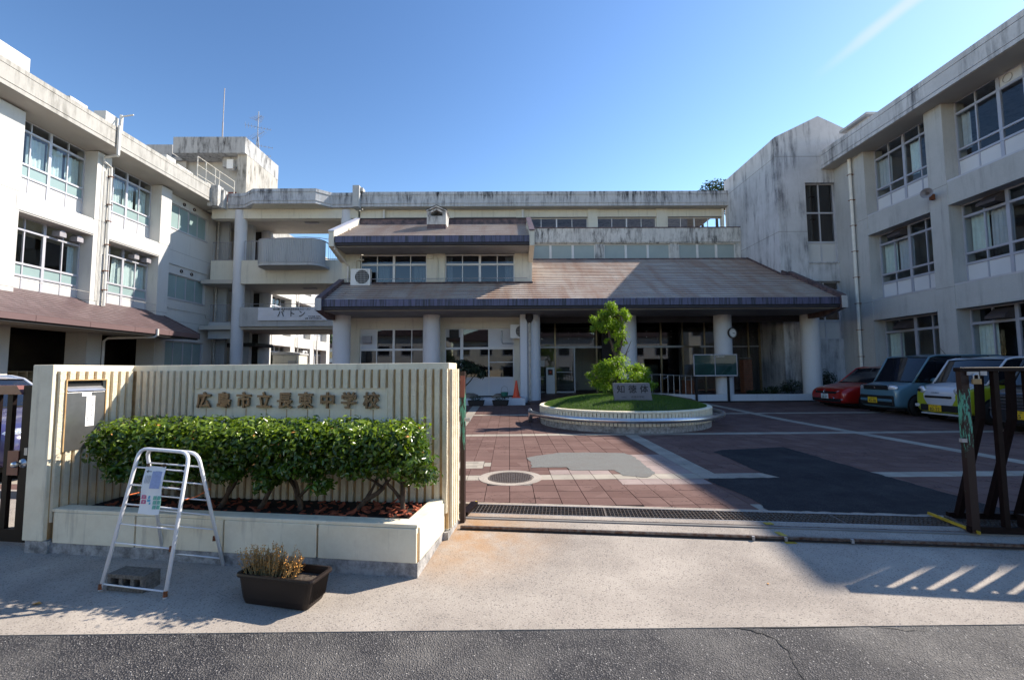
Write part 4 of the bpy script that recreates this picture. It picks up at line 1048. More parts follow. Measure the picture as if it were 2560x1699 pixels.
# ground floor, left part
for x in (-6.85, -3.17): col(x, 18.2, .35, -.02, 3.66, root=EH)
col(.97, 18.3, .33, -.02, 3.66, root=EH); MB().box(.46, .74, 17.95, 19.0, -.02, 3.66).build('wall_end', 'column_paint', EH)
MB().tube([(.84, 17.88, 3.3), (.84, 17.88, .12)], .045, 8).build('downpipe', 'pvc_old', EH); MB().lathe([(.02, 3.2), (.06, 3.28), (.16, 3.48), (.16, 3.66)], .84, 17.95, n=6).build('rain_hopper', 'dark_trim', EH)
GYw = 18.95
MB().box(-7.2, .5, GYw, GYw + .2, 3.19, 3.7).box(-7.2, -6.37, GYw, GYw + .2, 0, 3.19).box(-3.35, -2.74, GYw, GYw + .2, 0, 3.19).box(.22, .5, GYw, GYw + .2, 0, 3.19).box(-6.37, -3.35, GYw + .02, GYw + .2, 0, .6).build('front_wall', 'paint_cream', EH)
w = 3.02
win = window(EH, (-6.37, GYw + .08, .6), 0, w, .6, 3.19, [(w * .235, .035), (w * .475, .09), (w * .73, .035)], [(1.70, .09)], lambda i, j: 'q' if (i == 0 and j == 1) else 'd', 'alu_white')
MB().box(.17, .50, -.16, .02, 1.98, 2.28).prism([(-.2, 2.28), (-.2, 2.02), (-.02, 2.3)], 'x', .15, .52).build('vent_hood', 'hood_light', win, local=True)
w = 2.96
win = window(EH, (-2.74, GYw + .08, .32), 0, w, .32, 3.19, [(.72, .13), (1.88, .05)], [(.76, .06), (2.02, .10)], lambda i, j: 'q' if j == 0 or (j == 2 and i == 2) else 'd', 'alu_white')
MB().box(.05, .70, -.01, .03, 2.50, 2.84).build('panel', 'infill_grey', win, local=True); MB().box(.20, .60, -.10, .02, 2.46, 2.82).build('vent_hood', 'pot_dark', win, local=True)
piece('insect_screen', 'alu_white', win, (2.40, -.012, 1.42), (1.02, .02, .03)); 
for x in (-4.97, -1.35): MB().lathe([(.001, -.04), (.09, -.04), (.10, 0)], n=16).xform(Matrix.Translation((x, GYw, 3.42)) @ Matrix.Rotation(math.pi / 2, 4, 'X')).build('vent', 'black', EH)
MB().box(-7, .4, 21.5, 21.6, 0, 3.7).build('back_wall', 'room_dark', EH)
ac_unit('air conditioner hung high beside the first entrance column', .06, 18.45, 2.72, 0, .8, .58, .3)
MB().tube([(-.30, 18.8, 3.05), (-.30, 18.72, 3.02), (-.30, 18.7, 2.6), (-.25, 18.68, 2.52), (.2, 18.66, 2.52)], .035, 6).build('insulated_pipe', 'steel_dull', EH)
# entrance recess
for x in (5.05, 9.08, 12.80): col(x, 18.72, .355, .0, 3.70, root=EH)
GY = 21.5; F = .30
xsG = [1.2, 2.24, 4.25, 6.1, 7.39, 8.44, 9.51, 11.65, 12.2]
for x in xsG: pbox('glazing_mullion', 'bronze', EH, x - .035, x + .035, GY - .05, GY + .05, F, 3.75)
mb = MB().box(1.2, 4.5, GY - .06, GY + .06, 2.44, 2.54).box(6.1, 8.44, GY - .06, GY + .06, 2.44, 2.54).box(9.3, 9.9, GY - .06, GY + .06, 2.44, 2.54).box(9.9, 12.2, GY - .03, GY + .03, 2.46, 2.50).box(1.2, 2.2, GY - .04, GY + .04, 1.05, 1.09).box(1.2, 2.2, GY - .04, GY + .04, F, F + .08)
mb.box(3.13, 3.20, GY - .05, GY + .05, F, 2.44).box(2.3, 3.15, GY - .05, GY + .05, F, F + .07).box(2.3, 3.15, GY - .04, GY + .04, 1.28, 1.31).build('glazing_rails', 'steel_dull', EH)
MB().tube([(3.08, GY - .09, 1.0), (3.08, GY - .09, 1.75)], .015, 6).build('door_handle', 'steel', EH)
for a, b in zip(xsG, xsG[1:]):
    pbox('pane', 'glass_dark', EH, a + .03, b - .03, GY - .004, GY + .004, 2.52, 3.75)
    if (a, b) != (2.24, 4.25): pbox('pane', 'glass_dark', EH, a + .03, b - .03, GY - .004, GY + .004, F, 2.45)
pbox('pane', 'glass_dark', EH, 2.27, 3.14, GY - .004, GY + .004, F + .02, 2.45)
for x, z in ((1.6, 3.2), (2.9, 3.2), (3.4, 3.2), (1.6, 2.9), (2.9, 2.9), (3.4, 2.9), (6.7, 3.25), (7.9, 3.25), (6.7, 2.97), (7.9, 2.97), (10.2, 3.2), (10.2, 2.95), (11.9, 3.2), (11.9, 2.95)): piece('glass_fixing', 'steel', EH, (x, GY - .012, z), (.03, .012, .03), local=False)
piece('notice', 'paper', EH, (1.62, GY - .02, 1.72), (.20, .006, .28), local=False)
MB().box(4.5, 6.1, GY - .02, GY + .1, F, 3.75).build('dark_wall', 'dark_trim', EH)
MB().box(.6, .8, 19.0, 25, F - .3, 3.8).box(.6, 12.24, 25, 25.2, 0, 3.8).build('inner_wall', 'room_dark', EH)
MB().box(5.6, 8.6, 24.2, 24.3, 1.7, 3.5).build('inner_panel', 'brown_panel', EH); MB().box(8.1, 9.2, 24.0, 24.1, .3, 3.7).build('inner_wall', 'room_dark', EH)
MB().prism([(19.3, F), (25, F), (25, -.05), (17.45, -.05), (17.45, .11)], 'x', .74, 7.45).build('entrance_floor', 'floor_tile_red', EH)
MB().box(7.45, 12.24, 18.4, 25, -.05, F).build('entrance_floor', 'floor_tile_red', EH)
# kerb walls
def kerb(x0, x1, y0, y1, zt, mat='paint_cream', step=1.62):
    x = x0
    while x < x1 - .05:
        xe = min(x1, x + step); pbox('kerb_stone', mat, EH, x + .004, xe - .004, y0, y1, -.02, zt); x = xe
kerb(7.45, 16.5, 18.22, 18.42, .345, 'column_paint')
MB().prism([(7.45, 18.22), (7.45, 18.42), (6.55, 19.9), (6.35, 19.9)], 'z', 0, .345).build('ramp_kerb', 'column_paint', EH)
kerb(-7.5, .62, 16.85, 17.03, .335, 'column_paint'); MB().box(.42, .62, 17.03, 17.95, -.02, .335).build('kerb_stone', 'column_paint', EH)
MB().box(-7.5, .42, 17.03, 18.95, -.02, .27).build('garden_bed', 'white_sand', EH)
MB().box(12.3, 16.5, 18.42, 19.58, -.02, .30).build('planting_bed', 'soil', EH)

# ================================================================ FOLIAGE
import numpy as np
rng = np.random.default_rng(5)
def foliage(name, blobs, n, size, mat, parent=None, droop=0., up=.5, shell=.45, world=True, aspect=.42, six=False, kind='stuff', jitter=.35, clip=None):
    """blobs: (cx, cy, cz, rx, ry, rz); leaves as folded lozenges"""
    B = np.array(blobs, float); vol = (B[:, 3] * B[:, 4] * B[:, 5]) ** .67; pk = rng.choice(len(B), n, p=vol / vol.sum())
    d = rng.normal(size=(n, 3)); d /= np.linalg.norm(d, axis=1)[:, None]
    r = shell + (1 - shell) * rng.random(n) ** .6; r *= 1 + .10 * rng.normal(size=n) * jitter * 2
    p = B[pk, :3] + d * B[pk, 3:] * r[:, None]
    if clip is not None: p = clip(p)
    nrm = d * .8 + rng.normal(size=(n, 3)) * .55 + np.array([0, 0, up]); nrm /= np.linalg.norm(nrm, axis=1)[:, None]
    t = rng.normal(size=(n, 3)) + d * .6 - np.array([0, 0, droop]); t -= nrm * (t * nrm).sum(1)[:, None]; t /= np.linalg.norm(t, axis=1)[:, None]
    s = np.cross(nrm, t); L = size * (.65 + .7 * rng.random(n)); W = L * aspect
    L = L[:, None]; W = W[:, None]
    if six:
        V = np.stack([p - t * L * .5, p - t * L * .12 + s * W * .5 + nrm * W * .14, p + t * L * .22 + s * W * .42 + nrm * W * .10, p + t * L * .5 - nrm * L * .08, p + t * L * .22 - s * W * .42 + nrm * W * .10, p - t * L * .12 - s * W * .5 + nrm * W * .14], 1).reshape(-1, 3)
        base = np.arange(n)[:, None] * 6; F = np.concatenate([base + [0, 1, 2, 3], base + [0, 3, 4, 5]], 1).reshape(-1, 4); m = 4; per = 2
    else:
        V = np.stack([p - t * L * .5, p + s * W * .5 + nrm * W * .12, p + t * L * .5 - nrm * L * .06, p - s * W * .5 + nrm * W * .12], 1).reshape(-1, 3)
        base = np.arange(n)[:, None] * 4; F = np.concatenate([base + [0, 1, 2], base + [0, 2, 3]], 1).reshape(-1, 3); m = 3; per = 2
    me = bpy.data.meshes.new(name); me.vertices.add(len(V)); me.vertices.foreach_set('co', V.astype(np.float32).ravel())
    nf = len(F); me.loops.add(nf * m); me.loops.foreach_set('vertex_index', F.astype(np.int32).ravel())
    me.polygons.add(nf); me.polygons.foreach_set('loop_start', np.arange(0, nf * m, m, dtype=np.int32)); me.polygons.foreach_set('loop_total', np.full(nf, m, np.int32))
    at = me.attributes.new('tint', 'FLOAT', 'FACE'); at.data.foreach_set('value', np.repeat(rng.random(n) ** 2, per).astype(np.float32))
    me.materials.append(M[mat]); me.update(calc_edges=True)
    o = bpy.data.objects.new(name, me); C.objects.link(o); attach(o, parent, (0, 0, 0), not world)
    if kind: o['kind'] = kind
    return o

def limb(mb, a, b, r0, r1, bend=.06, n=5, m=0):
    a, b = Vector(a), Vector(b); pts = []
    for i in range(n + 1):
        t = i / n; q = a + (b - a) * t
        if 0 < i < n: q += Vector((random.uniform(-1, 1), random.uniform(-1, 1), random.uniform(-.5, .5))) * bend
        pts.append(q)
    mb.tube(pts, [r0 + (r1 - r0) * i / n for i in range(n + 1)], 7, m)
    return pts[-1]

# ---------------- circular planting bed
CX, CYc, CR = 2.98, 11.8, 2.17
CP = thing('round_planter', 'round raised bed with cream ribbed kerb and grass in the courtyard', 'planter', (CX, CYc, 0))
MB().lathe([(CR - .02, -.02), (CR - .02, .14)], n=96).build('base_course', 'footing', CP, local=True)
MB().lathe([(CR - .045, .14), (CR - .045, .44)], n=96).build('kerb_core', 'footing', CP, local=True)
nrib = 150
for row, (z0, z1) in enumerate(((.145, .27), (.29, .415))):
    for k in range(nrib):
        a = 2 * math.pi * (k + .5 * 0) / nrib
        if not (math.pi * .98 < a < math.pi * 2.02): continue
        o = piece('kerb_tile', 'smooth_render', CP, ((CR - .02) * math.cos(a), (CR - .02) * math.sin(a), (z0 + z1) / 2), (.05, .072, z1 - z0), rot=(0, 0, a))
MB().lathe([(CR - .045, .415), (CR + .005, .42), (CR + .01, .455), (CR - .01, .47), (CR - .12, .47), (CR - .13, .44)], n=96).build('rim', 'smooth_render', CP, smooth=False, local=True)
def mound(x, y):
    r = math.hypot(x - .0, y - .0) / (CR - .12); return .455 + .26 * max(0, 1 - r * r) ** .8
gs = MB(); vs = [(0, 0, mound(0, 0))]; fs = []
for j in range(1, 13):
    for k in range(48):
        a = 2 * math.pi * k / 48; rr_ = (CR - .12) * j / 12; vs.append((rr_ * math.cos(a), rr_ * math.sin(a), mound(rr_ * math.cos(a), rr_ * math.sin(a))))
for k in range(48): fs.append((0, 1 + k, 1 + (k + 1) % 48))
for j in range(11):
    for k in range(48): a = 1 + j * 48 + k; b = 1 + j * 48 + (k + 1) % 48; fs.append((a, a + 48, b + 48, b))
gs.add(vs, fs).build('lawn_soil', 'grass_soil', CP, smooth=True, local=True)
# grass blades
n = 60000; th = rng.random(n) * 6.2832; rr_ = (CR - .11) * np.sqrt(rng.random(n)); x = rr_ * np.cos(th); y = rr_ * np.sin(th)
q = np.clip(1 - (rr_ / (CR - .12)) ** 2, 0, 1) ** .8; z = .45 + .26 * q
h = .030 + .03 * rng.random(n); a = rng.random(n) * 6.2832; w = .0035; lx = rng.normal(size=n) * .014; ly = rng.normal(size=n) * .014
V = np.stack([np.stack([x - w * np.cos(a), y - w * np.sin(a), z], 1), np.stack([x + w * np.cos(a), y + w * np.sin(a), z], 1), np.stack([x + lx, y + ly, z + h], 1)], 1).reshape(-1, 3)
me = bpy.data.meshes.new('grass'); me.vertices.add(3 * n); me.vertices.foreach_set('co', V.astype(np.float32).ravel())
me.loops.add(3 * n); me.loops.foreach_set('vertex_index', np.arange(3 * n, dtype=np.int32)); me.polygons.add(n)
me.polygons.foreach_set('loop_start', np.arange(0, 3 * n, 3, dtype=np.int32)); me.polygons.foreach_set('loop_total', np.full(n, 3, np.int32))
at = me.attributes.new('tint', 'FLOAT', 'FACE'); at.data.foreach_set('value', (rng.random(n) ** 2).astype(np.float32))
me.materials.append(M['grass']); me.update(calc_edges=True)
gr = bpy.data.objects.new('grass', me); C.objects.link(gr); gr.parent = CP; gr['kind'] = 'stuff'
# guard rail
gd = thing('guard_rail', 'thick stainless steel guard rail curving round the front of the round bed', 'rail', (CX, CYc, 0))
a0, a1 = math.pi * .985, math.pi * 2.015; RRl = 2.42
pts = [(RRl * math.cos(a0 + (a1 - a0) * i / 60), RRl * math.sin(a0 + (a1 - a0) * i / 60), .295) for i in range(61)]
MB().tube(pts, .055, 14).build('rail', 'steel', gd, smooth=True, local=True)
for a in (a0 + .01, a1 - .01): MB().tube([(RRl * math.cos(a), RRl * math.sin(a), -.02), (RRl * math.cos(a), RRl * math.sin(a), .25), (RRl * math.cos(a), RRl * math.sin(a), .30)], .056, 12).build('post', 'steel', gd, smooth=True, local=True)
for a in (a0, a1): MB().tube([(RRl * math.cos(a), RRl * math.sin(a) - .02, .295), (RRl * math.cos(a), RRl * math.sin(a) + .25, .295)], .055, 12).build('rail_return', 'steel', gd, smooth=True, local=True)
# topiary tree
tr = thing('topiary_tree', 'sunlit bushy tree clipped in two clumps growing from the round bed', 'tree', (2.95, 11.85, .70))
mb = MB(); random.seed(3)
for (a, b, r0, r1) in (((0, 0, -.1), (-.05, 0, .9), .07, .05), ((-.05, 0, .9), (-.25, .02, 1.6), .05, .03), ((-.05, 0, .9), (.12, 0, 1.7), .045, .025), ((-.25, .02, 1.6), (-.45, 0, 2.1), .03, .012), ((.12, 0, 1.7), (-.05, .05, 2.4), .025, .012), ((.12, 0, 1.6), (.25, .02, 1.35), .018, .006), ((0, 0, .1), (.5, .1, .7), .04, .012), ((0, 0, .1), (-.55, -.1, .6), .04, .012), ((.1, 0, .9), (.32, -.05, 1.45), .02, .005), ((.05, 0, 1.0), (.28, 0, 1.2), .014, .004)): limb(mb, a, b, r0, r1, .03)
mb.build('trunk', 'bark', tr, local=True)
up_b = [(-.42, 0, 1.95, .36, .34, .33), (-.12, .0, 2.25, .34, .34, .28), (.08, 0, 1.95, .30, .34, .32), (-.2, 0, 1.75, .42, .34, .30), (-.62, 0, 1.88, .24, .24, .22), (.20, 0, 2.08, .22, .25, .20), (.0, 0, 1.55, .30, .28, .26), (-.3, 0, 2.15, .3, .3, .25), (-.12, 0, 1.28, .20, .2, .22), (-.02, 0, 1.05, .14, .15, .18), (-.36, 0, 1.4, .20, .2, .18)]
lo_b = [(.02, 0, .78, .55, .50, .32), (.45, 0, .62, .45, .42, .30), (-.42, 0, .58, .42, .42, .32), (.1, 0, .45, .75, .6, .32), (.72, 0, .48, .26, .3, .20), (-.66, 0, .48, .20, .3, .2), (-.35, -.1, .25, .45, .4, .25), (.55, -.1, .25, .4, .35, .22)]
random.seed(31)
def clumps(bl, per, k=.5):
    out = []
    for (a, b, c, d, e, f) in bl:
        for q in range(per):
            v = Vector((random.gauss(0, 1), random.gauss(0, 1), random.gauss(0, 1))).normalized() * random.uniform(.35, .95); r_ = random.uniform(.30, .52)
            out.append((a + v.x * d, b + v.y * e, c + v.z * f, d * r_, e * r_, f * r_))
    return out
up_b = [(a, b, c, d * .88, e * .88, f * .9) for a, b, c, d, e, f in up_b]
up_b = [x_ for x_ in up_b if x_[2] > 1.5] + [(-.1, 0, 1.3, .13, .14, .18), (-.03, 0, 1.08, .09, .1, .14), (-.33, 0, 1.42, .12, .12, .10), (.16, 0, 1.38, .10, .1, .08)]
up_b = clumps(up_b, 5); lo_b = clumps(lo_b, 7)
foliage('upper_crown', up_b, 6500, .075, 'leaf_topiary', tr, droop=1.1, up=.45, world=False, aspect=.27, shell=.2, jitter=1.3)
foliage('lower_crown', lo_b, 11500, .075, 'leaf_topiary', tr, droop=1.1, up=.45, world=False, aspect=.27, shell=.25, jitter=1.3)
# inscribed stone
st = thing('inscribed_stone', 'grey slanted stone slab with black brushed characters on the lawn', 'stone', (2.93, 10.62, .60), rad(-4))
MB().prism([(-.425, .05), (.46, .05), (.40, .455), (-.455, .455)], 'y', -.05, .06).build('slab', 'granite', st, local=True, bevel=.006)
MB().prism([(-.42, -.12), (.47, -.12), (.46, .05), (-.425, .05)], 'y', -.06, .10).build('base', 'granite_side', st, local=True)
for i, chh in enumerate('知徳体'): text(chh, .20, 'ink', st, (-.27 + i * .27, -.053, .30), RX, weight=.003)
text('長東中学校', .062, 'ink', st, (.12, -.053, .125), RX); text('（1995）', .045, 'ink', st, (-.20, -.053, .12), RX)

# ---------------- wall with the school name
SW = thing('name_wall', 'cream ribbed gateway wall with raised bronze school name and built-in planter', 'wall', (-.65, 3.22, -.08), -math.atan2(.149, .989))
MB().box(-3.09, .0, 0, .62, -.1, .10).box(-3.27, .045, .60, .93, -.1, .10).box(-3.27, -3.06, -.02, .62, -.1, .115).build('footing', 'footing', SW, local=True)
MB().box(-3.27, .035, .645, .90, .10, 1.515).build('core', 'smooth_render', SW, local=True, bevel=.006)
MB().box(-3.29, -3.095, -.03, .645, .115, 1.515).build('side_core', 'smooth_render', SW, local=True, bevel=.006)
piece('joint', 'joint_ochre', SW, (-3.291, -.033, .8), (.0, .0, .0)) if False else None
jo = MB().box(-3.094, .036, .641, .645, .12, 1.462).build('groove_face', 'joint_ochre', SW, local=True)
MB().box(-3.095, -3.091, .0, .640, .12, 1.462).build('groove_face', 'joint_ochre', SW, local=True)
MB().box(.035, .039, .66, .89, .12, 1.462).build('groove_face', 'joint_ochre', SW, local=True)
def chip(y0=0): return random.uniform(-.0025, .0025)
_rib = {}
def rib_mesh(h, wdt, dp):
    key = (round(h, 2), round(wdt, 3), random.randint(0, 2))
    if key not in _rib:
        mb = MB(); nz = max(3, int(h / .05)); vs = []; fs = []
        for j in range(nz + 1):
            z = -h / 2 + h * j / nz; a, b, c = (random.uniform(-.0011, .0011) for _ in range(3))
            vs += [(-wdt / 2 + a, 0, z), (-wdt / 2 + .004 + a, -dp + .003 + c, z), (wdt / 2 - .004 + b, -dp + .003 - c, z), (wdt / 2 + b, 0, z)]
        for j in range(nz):
            for k in range(3): fs.append((j * 4 + k, (j + 1) * 4 + k, (j + 1) * 4 + k + 1, j * 4 + k + 1)[::-1])
        fs += [(3, 2, 1, 0), (nz * 4, nz * 4 + 1, nz * 4 + 2, nz * 4 + 3)]
        mb.add(vs, [f[::-1] for f in fs]); _rib[key] = mb.mesh('rib', 'rib_render')
    return _rib[key]
def rib(x, y, z0, z1, rot=0, wdt=.049, dp=.024):
    o = bpy.data.objects.new('rib', rib_mesh(z1 - z0, wdt, dp)); C.objects.link(o); o.parent = SW; o.location = (x, y, (z0 + z1) / 2); o.rotation_euler = (0, 0, rot)
random.seed(21)
for k in range(44):
    x = .005 - k * .0703
    if x < -3.07: break
    if -2.43 < x < -.51: rib(x, .642, 1.295, 1.462); rib(x, .642, .25, 1.0)
    else: rib(x, .642, .25, 1.462)
MB().box(-2.42, -.515, .634, .641, .99, 1.30).build('name_panel', 'smooth_render', SW, local=True)
for k in range(9):
    y = .030 + k * .0703
    if .05 < y < .37: rib(-3.092, y, 1.385, 1.462, math.pi / 2); rib(-3.092, y, .25, .80, math.pi / 2)
    else: rib(-3.092, y, .25, 1.462, math.pi / 2)
for k in range(4): rib(.039, .685 + k * .062, .12, 1.462, math.pi / 2, .044)
# mailbox let into the side wall
MB().box(-3.092, -3.066, .055, .365, .80, 1.285).build('mailbox_door', 'steel', SW, local=True, bevel=.003)
MB().box(-3.0915, -3.089, .055, .365, 1.285, 1.385).build('mailbox_slot', 'black', SW, local=True); MB().prism([(-3.09, 1.29), (-3.055, 1.295), (-3.09, 1.335)], 'y', .06, .36).build('mailbox_flap', 'steel', SW, local=True)
MB().box(-3.092, -3.060, .048, .056, .80, 1.385).box(-3.092, -3.060, .364, .372, .80, 1.385).box(-3.092, -3.060, .048, .372, 1.384, 1.392).build('mailbox_frame', 'joint_ochre', SW, local=True)
piece('paper', 'paper', SW, (-3.0645, .21, 1.265), (.002, .075, .035)); pp = piece('paper', 'paper', SW, (-3.0645, .245, 1.12), (.002, .070, .26))
for k in range(6): piece('faint_mark', 'ink_grey', SW, (-3.0632, .258, 1.19 - k * .022), (.001, .010, .011))
for k in range(3): piece('faint_mark', 'ink_grey', SW, (-3.0632, .228, 1.08 - k * .02), (.001, .012, .009))
# raised characters
for chh, a in zip('広島市立長東中学校', (2.30, 2.095, 1.890, 1.687, 1.484, 1.280, 1.069, .866, .657)):
    text(chh, .150, 'gold_char', SW, (-a, .615, 1.180), RX, name='raised_character', depth=.022, weight=.0035)
    piece('drip_stain', 'joint_ochre', SW, (-a + .01, .6335, 1.06), (.008, .001, .10))
# planter box of the wall
for k in range(4): MB().box(-3.04 + .76 * k + .008, -3.04 + .76 * (k + 1) - .008, -.006, .04, .10, .335).build('planter_slab', 'smooth_render', SW, local=True, bevel=.004)
MB().box(-3.06, -.004, .012, .11, .10, .30).box(-.10, -.02, .03, .64, .10, .30).build('planter_back', 'joint_ochre', SW, local=True)
MB().box(-.03, .006, .03, .63, .105, .335).build('planter_slab', 'smooth_render', SW, local=True, bevel=.004)
MB().prism([(-3.06, .0), (-.004, .0), (-.004, .64), (-.115, .64), (-.115, .12), (-3.06, .12)], 'z', .336, .362).build('planter_rim', 'smooth_render', SW, local=True, bevel=.005)
MB().prism([(-3.08, .10), (-.08, .10), (-.08, .335), (-.9, .315), (-3.08, .30)], 'y', .1, .64).build('planter_soil', 'soil', SW, local=True)
# shards
def W2(x, y, z): # wall frame -> world
    return SW.matrix_basis @ Vector((x, y, z))
SWm = Matrix.Translation(SW.location) @ Matrix.Rotation(SW.rotation_euler.z, 4, 'Z')
def WL(x, y, z): return SWm @ Vector((x, y, z))
random.seed(5); shapes = []
for q in range(7):
    n = random.randint(4, 6); poly = []
    for k in range(n):
        a = 2 * math.pi * k / n + random.uniform(-.3, .3); r = random.uniform(.55, 1.0); poly.append((r * math.cos(a) * .040, r * math.sin(a) * .026))
    mb = MB().prism(poly, 'z', -.004, .004); mb.v = [(x, y, z + x * x * 6) for x, y, z in mb.v]; shapes.append(mb.mesh('clay_shard', 'shard'))
lblA = 'broken terracotta shard in the heap in the sunny right corner of the wall planter'
lblB = 'broken terracotta shard on the shaded soil under the clipped hedge'
for q in range(290):
    sunny = q < 120
    if sunny: x = -random.uniform(.13, 1.0) ; y = random.uniform(.13, .55)
    else: x = -random.uniform(.2, 2.95); y = random.uniform(.14, .60)
    o = bpy.data.objects.new('clay_shard', random.choice(shapes)); C.objects.link(o)
    hp = .03 * (1 if sunny else .3)
    o.location = WL(x, y, .308 + random.uniform(0, hp) + (.022 if sunny and x > -.7 else 0)); o.rotation_euler = (random.uniform(-.5, .5), random.uniform(-.5, .5), random.uniform(0, 6.28)); s_ = random.uniform(.6, 1.25); o.scale = (s_, s_, s_)
    tag(o, lblA if sunny else lblB, 'shard', 'terracotta shards in the sunny corner' if sunny else 'terracotta shards under the hedge')

# hedge: seven clipped shrubs with gnarled trunks
random.seed(9)
hx = [-2.60, -2.22, -1.86, -1.50, -1.10, -.67, -.25]
lab = ['first clipped shrub of the hedge from the left, reaching over the mailbox', 'second clipped shrub from the left behind the white stand', 'third clipped shrub from the left, under the characters for city', 'fourth clipped shrub in the middle of the hedge with a curved trunk', 'fifth clipped shrub of the hedge with a forked leaning trunk', 'sixth clipped shrub of the hedge with a trunk lying low over the shards', 'last clipped shrub at the right end of the hedge with a zigzag trunk']
for i, x in enumerate(hx):
    base = WL(x, .36, .29); t = thing('clipped_shrub', lab[i], 'shrub', base, SW.rotation_euler.z, 'clipped shrubs forming the hedge in the wall planter')
    mb = MB()
    lean = [(.10, .28), (-.1, .32), (.12, .26), (.14, .30), (-.14, .30), (.24, .22), (-.02, .26)][i]
    k1 = Vector((lean[0] * .4, 0, .12)); k2 = Vector((lean[0], .02, lean[1]))
    mb.tube([(-.04, 0, -.03), k1 * .6, k1, k2 * .8, k2], [.026, .022, .02, .019, .017], 8)
    for s_ in (-1, 1, .3, -.4):
        e = k2 + Vector((s_ * random.uniform(.08, .20), random.uniform(-.15, .15), random.uniform(.12, .28)))
        limb(mb, k2 if abs(s_) > .5 else k1, e, .013, .006, .015)
    if i in (4, 6): limb(mb, k1, k1 + Vector((.2 * (1 if i == 4 else -1), 0, .22)), .016, .010, .01)
    mb.build('trunk', 'bark', t, local=True, smooth=True)
    w = .25 if i not in (0, 6) else .23
    bl = [(0, -.05, .62, w + .03, .30, .16), (-.1, -.15, .52, w, .20, .17), (.1, -.15, .50, w, .20, .17), (0, .08, .50, w, .16, .16), (-.06, -.22, .60, w, .14, .12), (.08, -.20, .64, w - .03, .14, .10)]
    if i == 6: bl = [(a - .04, b, c, d, e, f) for a, b, c, d, e, f in bl] + [(.10, -.10, .45, .18, .18, .16)]
    if i == 0: bl += [(-.14, -.20, .60, .16, .18, .14), (-.1, -.1, .42, .2, .2, .14)]
    bl += [(random.uniform(-w, w), random.uniform(-.3, .05), random.uniform(.30, .42), random.uniform(.06, .12), .10, random.uniform(.05, .10)) for q in range(4)]
    def clip(p):
        top = .78 + .012 * np.sin(p[:, 0] * 40) ; p[:, 2] = np.where((p[:, 2] > top) & (rng.random(len(p)) < .93), top - np.abs(p[:, 2] - top) * .3 + rng.normal(size=len(p)) * .012, p[:, 2]); p[:, 1] = np.clip(p[:, 1], -.45, .235); return p
    foliage('leaves', bl, 4600, .045, 'leaf_camellia', t, droop=.1, up=.6, world=False, aspect=.46, six=True, shell=.30, clip=clip, jitter=.5)
    foliage('brown_leaves', bl, 45, .04, 'dead_leaf', t, world=False, aspect=.44)
    foliage('new_leaves', [(0, -.12, .72, w, .26, .07), (0, -.3, .62, w * .9, .08, .12)], 420, .042, 'leaf_new', t, up=.6, world=False, aspect=.44, six=True, shell=.5, jitter=.8)
    mb = MB()
    for k in range(9):   # stray shoots
        a = Vector((random.uniform(-.2, .2), random.uniform(-.3, .1), .70)); limb(mb, a, a + Vector((random.uniform(-.05, .05), 0, random.uniform(.05, .10))), .003, .0015, .004, 3)
    mb.build('shoots', 'bark_dark', t, local=True, kind='stuff')

# ---------------- left wicket gate
WG = thing('wicket_gate', 'dark brown slatted wicket gate at the left edge with red top rail and round knob', 'gate', SWm @ Vector((-3.37, .06, 0)), SW.rotation_euler.z)
MB().box(-.13, -.005, 0, .05, .06, 1.345).build('frame_post', 'gate_paint', WG, local=True); MB().box(-.02, .02, .03, .07, .3, 1.47).build('stop_post', 'gate_paint', WG, local=True)
MB().prism([(-1.6, 1.27), (-.13, 1.27), (-.19, 1.345), (-1.6, 1.345)], 'y', -.01, .06).build('top_rail', 'gate_red', WG, local=True)
for x in (-.275, -.42, -.565, -.71, -.855, -1.0, -1.145): piece('slat', 'gate_paint', WG, (x, .025, .68), (.055, .03, 1.18))
MB().box(-1.6, -.13, 0, .045, .06, .16).build('bottom_rail', 'gate_paint', WG, local=True); MB().box(-.24, -.13, -.005, .04, .60, .80).build('lock_case', 'gate_red', WG, local=True)
MB().lathe([(.001, -.075), (.018, -.075), (.028, -.05), (.012, -.03), (.012, -.012), (.035, -.008), (.038, 0)], n=20).xform(Matrix.Translation((-.085, 0, .70)) @ Matrix.Rotation(-math.pi / 2, 4, 'X')).build('knob', 'steel', WG, smooth=True, local=True)
piece('latch', 'steel_dull', WG, (-.04, -.01, .80), (.03, .02, .06))

# ---------------- right sliding gate
SG = thing('sliding_gate', 'dark brown steel sliding gate pushed open at the right edge with peeling green post', 'gate', (3.83, 3.74, -.02), GR)
GH = 1.35
MB().box(-.030, .030, -.025, .025, .03, GH).build('end_post', 'gate_peel', SG, local=True)
MB().box(-.04, 4.5, -.035, .035, GH, GH + .035).build('top_rail', 'gate_paint', SG, local=True, bevel=.004)
for y, nme, xl_ in ((0, 'bottom_rail', -.04), (.38, 'bottom_rail', .10)): MB().box(xl_, 4.5, y - .02, y + .02, .03, .08).build(nme, 'gate_paint', SG, local=True)
for k in range(1, 19): MB().box(k * .24 - .019, k * .24 + .019, -.020, .020, .06, GH).build('bar', 'gate_paint', SG, local=True)
for k in range(0, 19):
    x = k * .24 + .17
    MB().prism([(.03, GH), (.075, GH), (.09, .95), (.38, .06), (.33, .06), (.045, .95)], 'x', x - .022, x + .022).build('brace', 'gate_paint', SG, local=True)
MB().prism([(-.03, -.03), (.0, -.03), (.12, .40), (.08, .40)], 'z', .03, .045).build('end_plate', 'steel_rail', SG, local=True)
MB().prism([(-.002, .47), (.012, .47), (.010, -.05), (-.006, -.05)], 'z', .028, .052).build('yellow_guard', 'yellow_paint', SG, local=True)
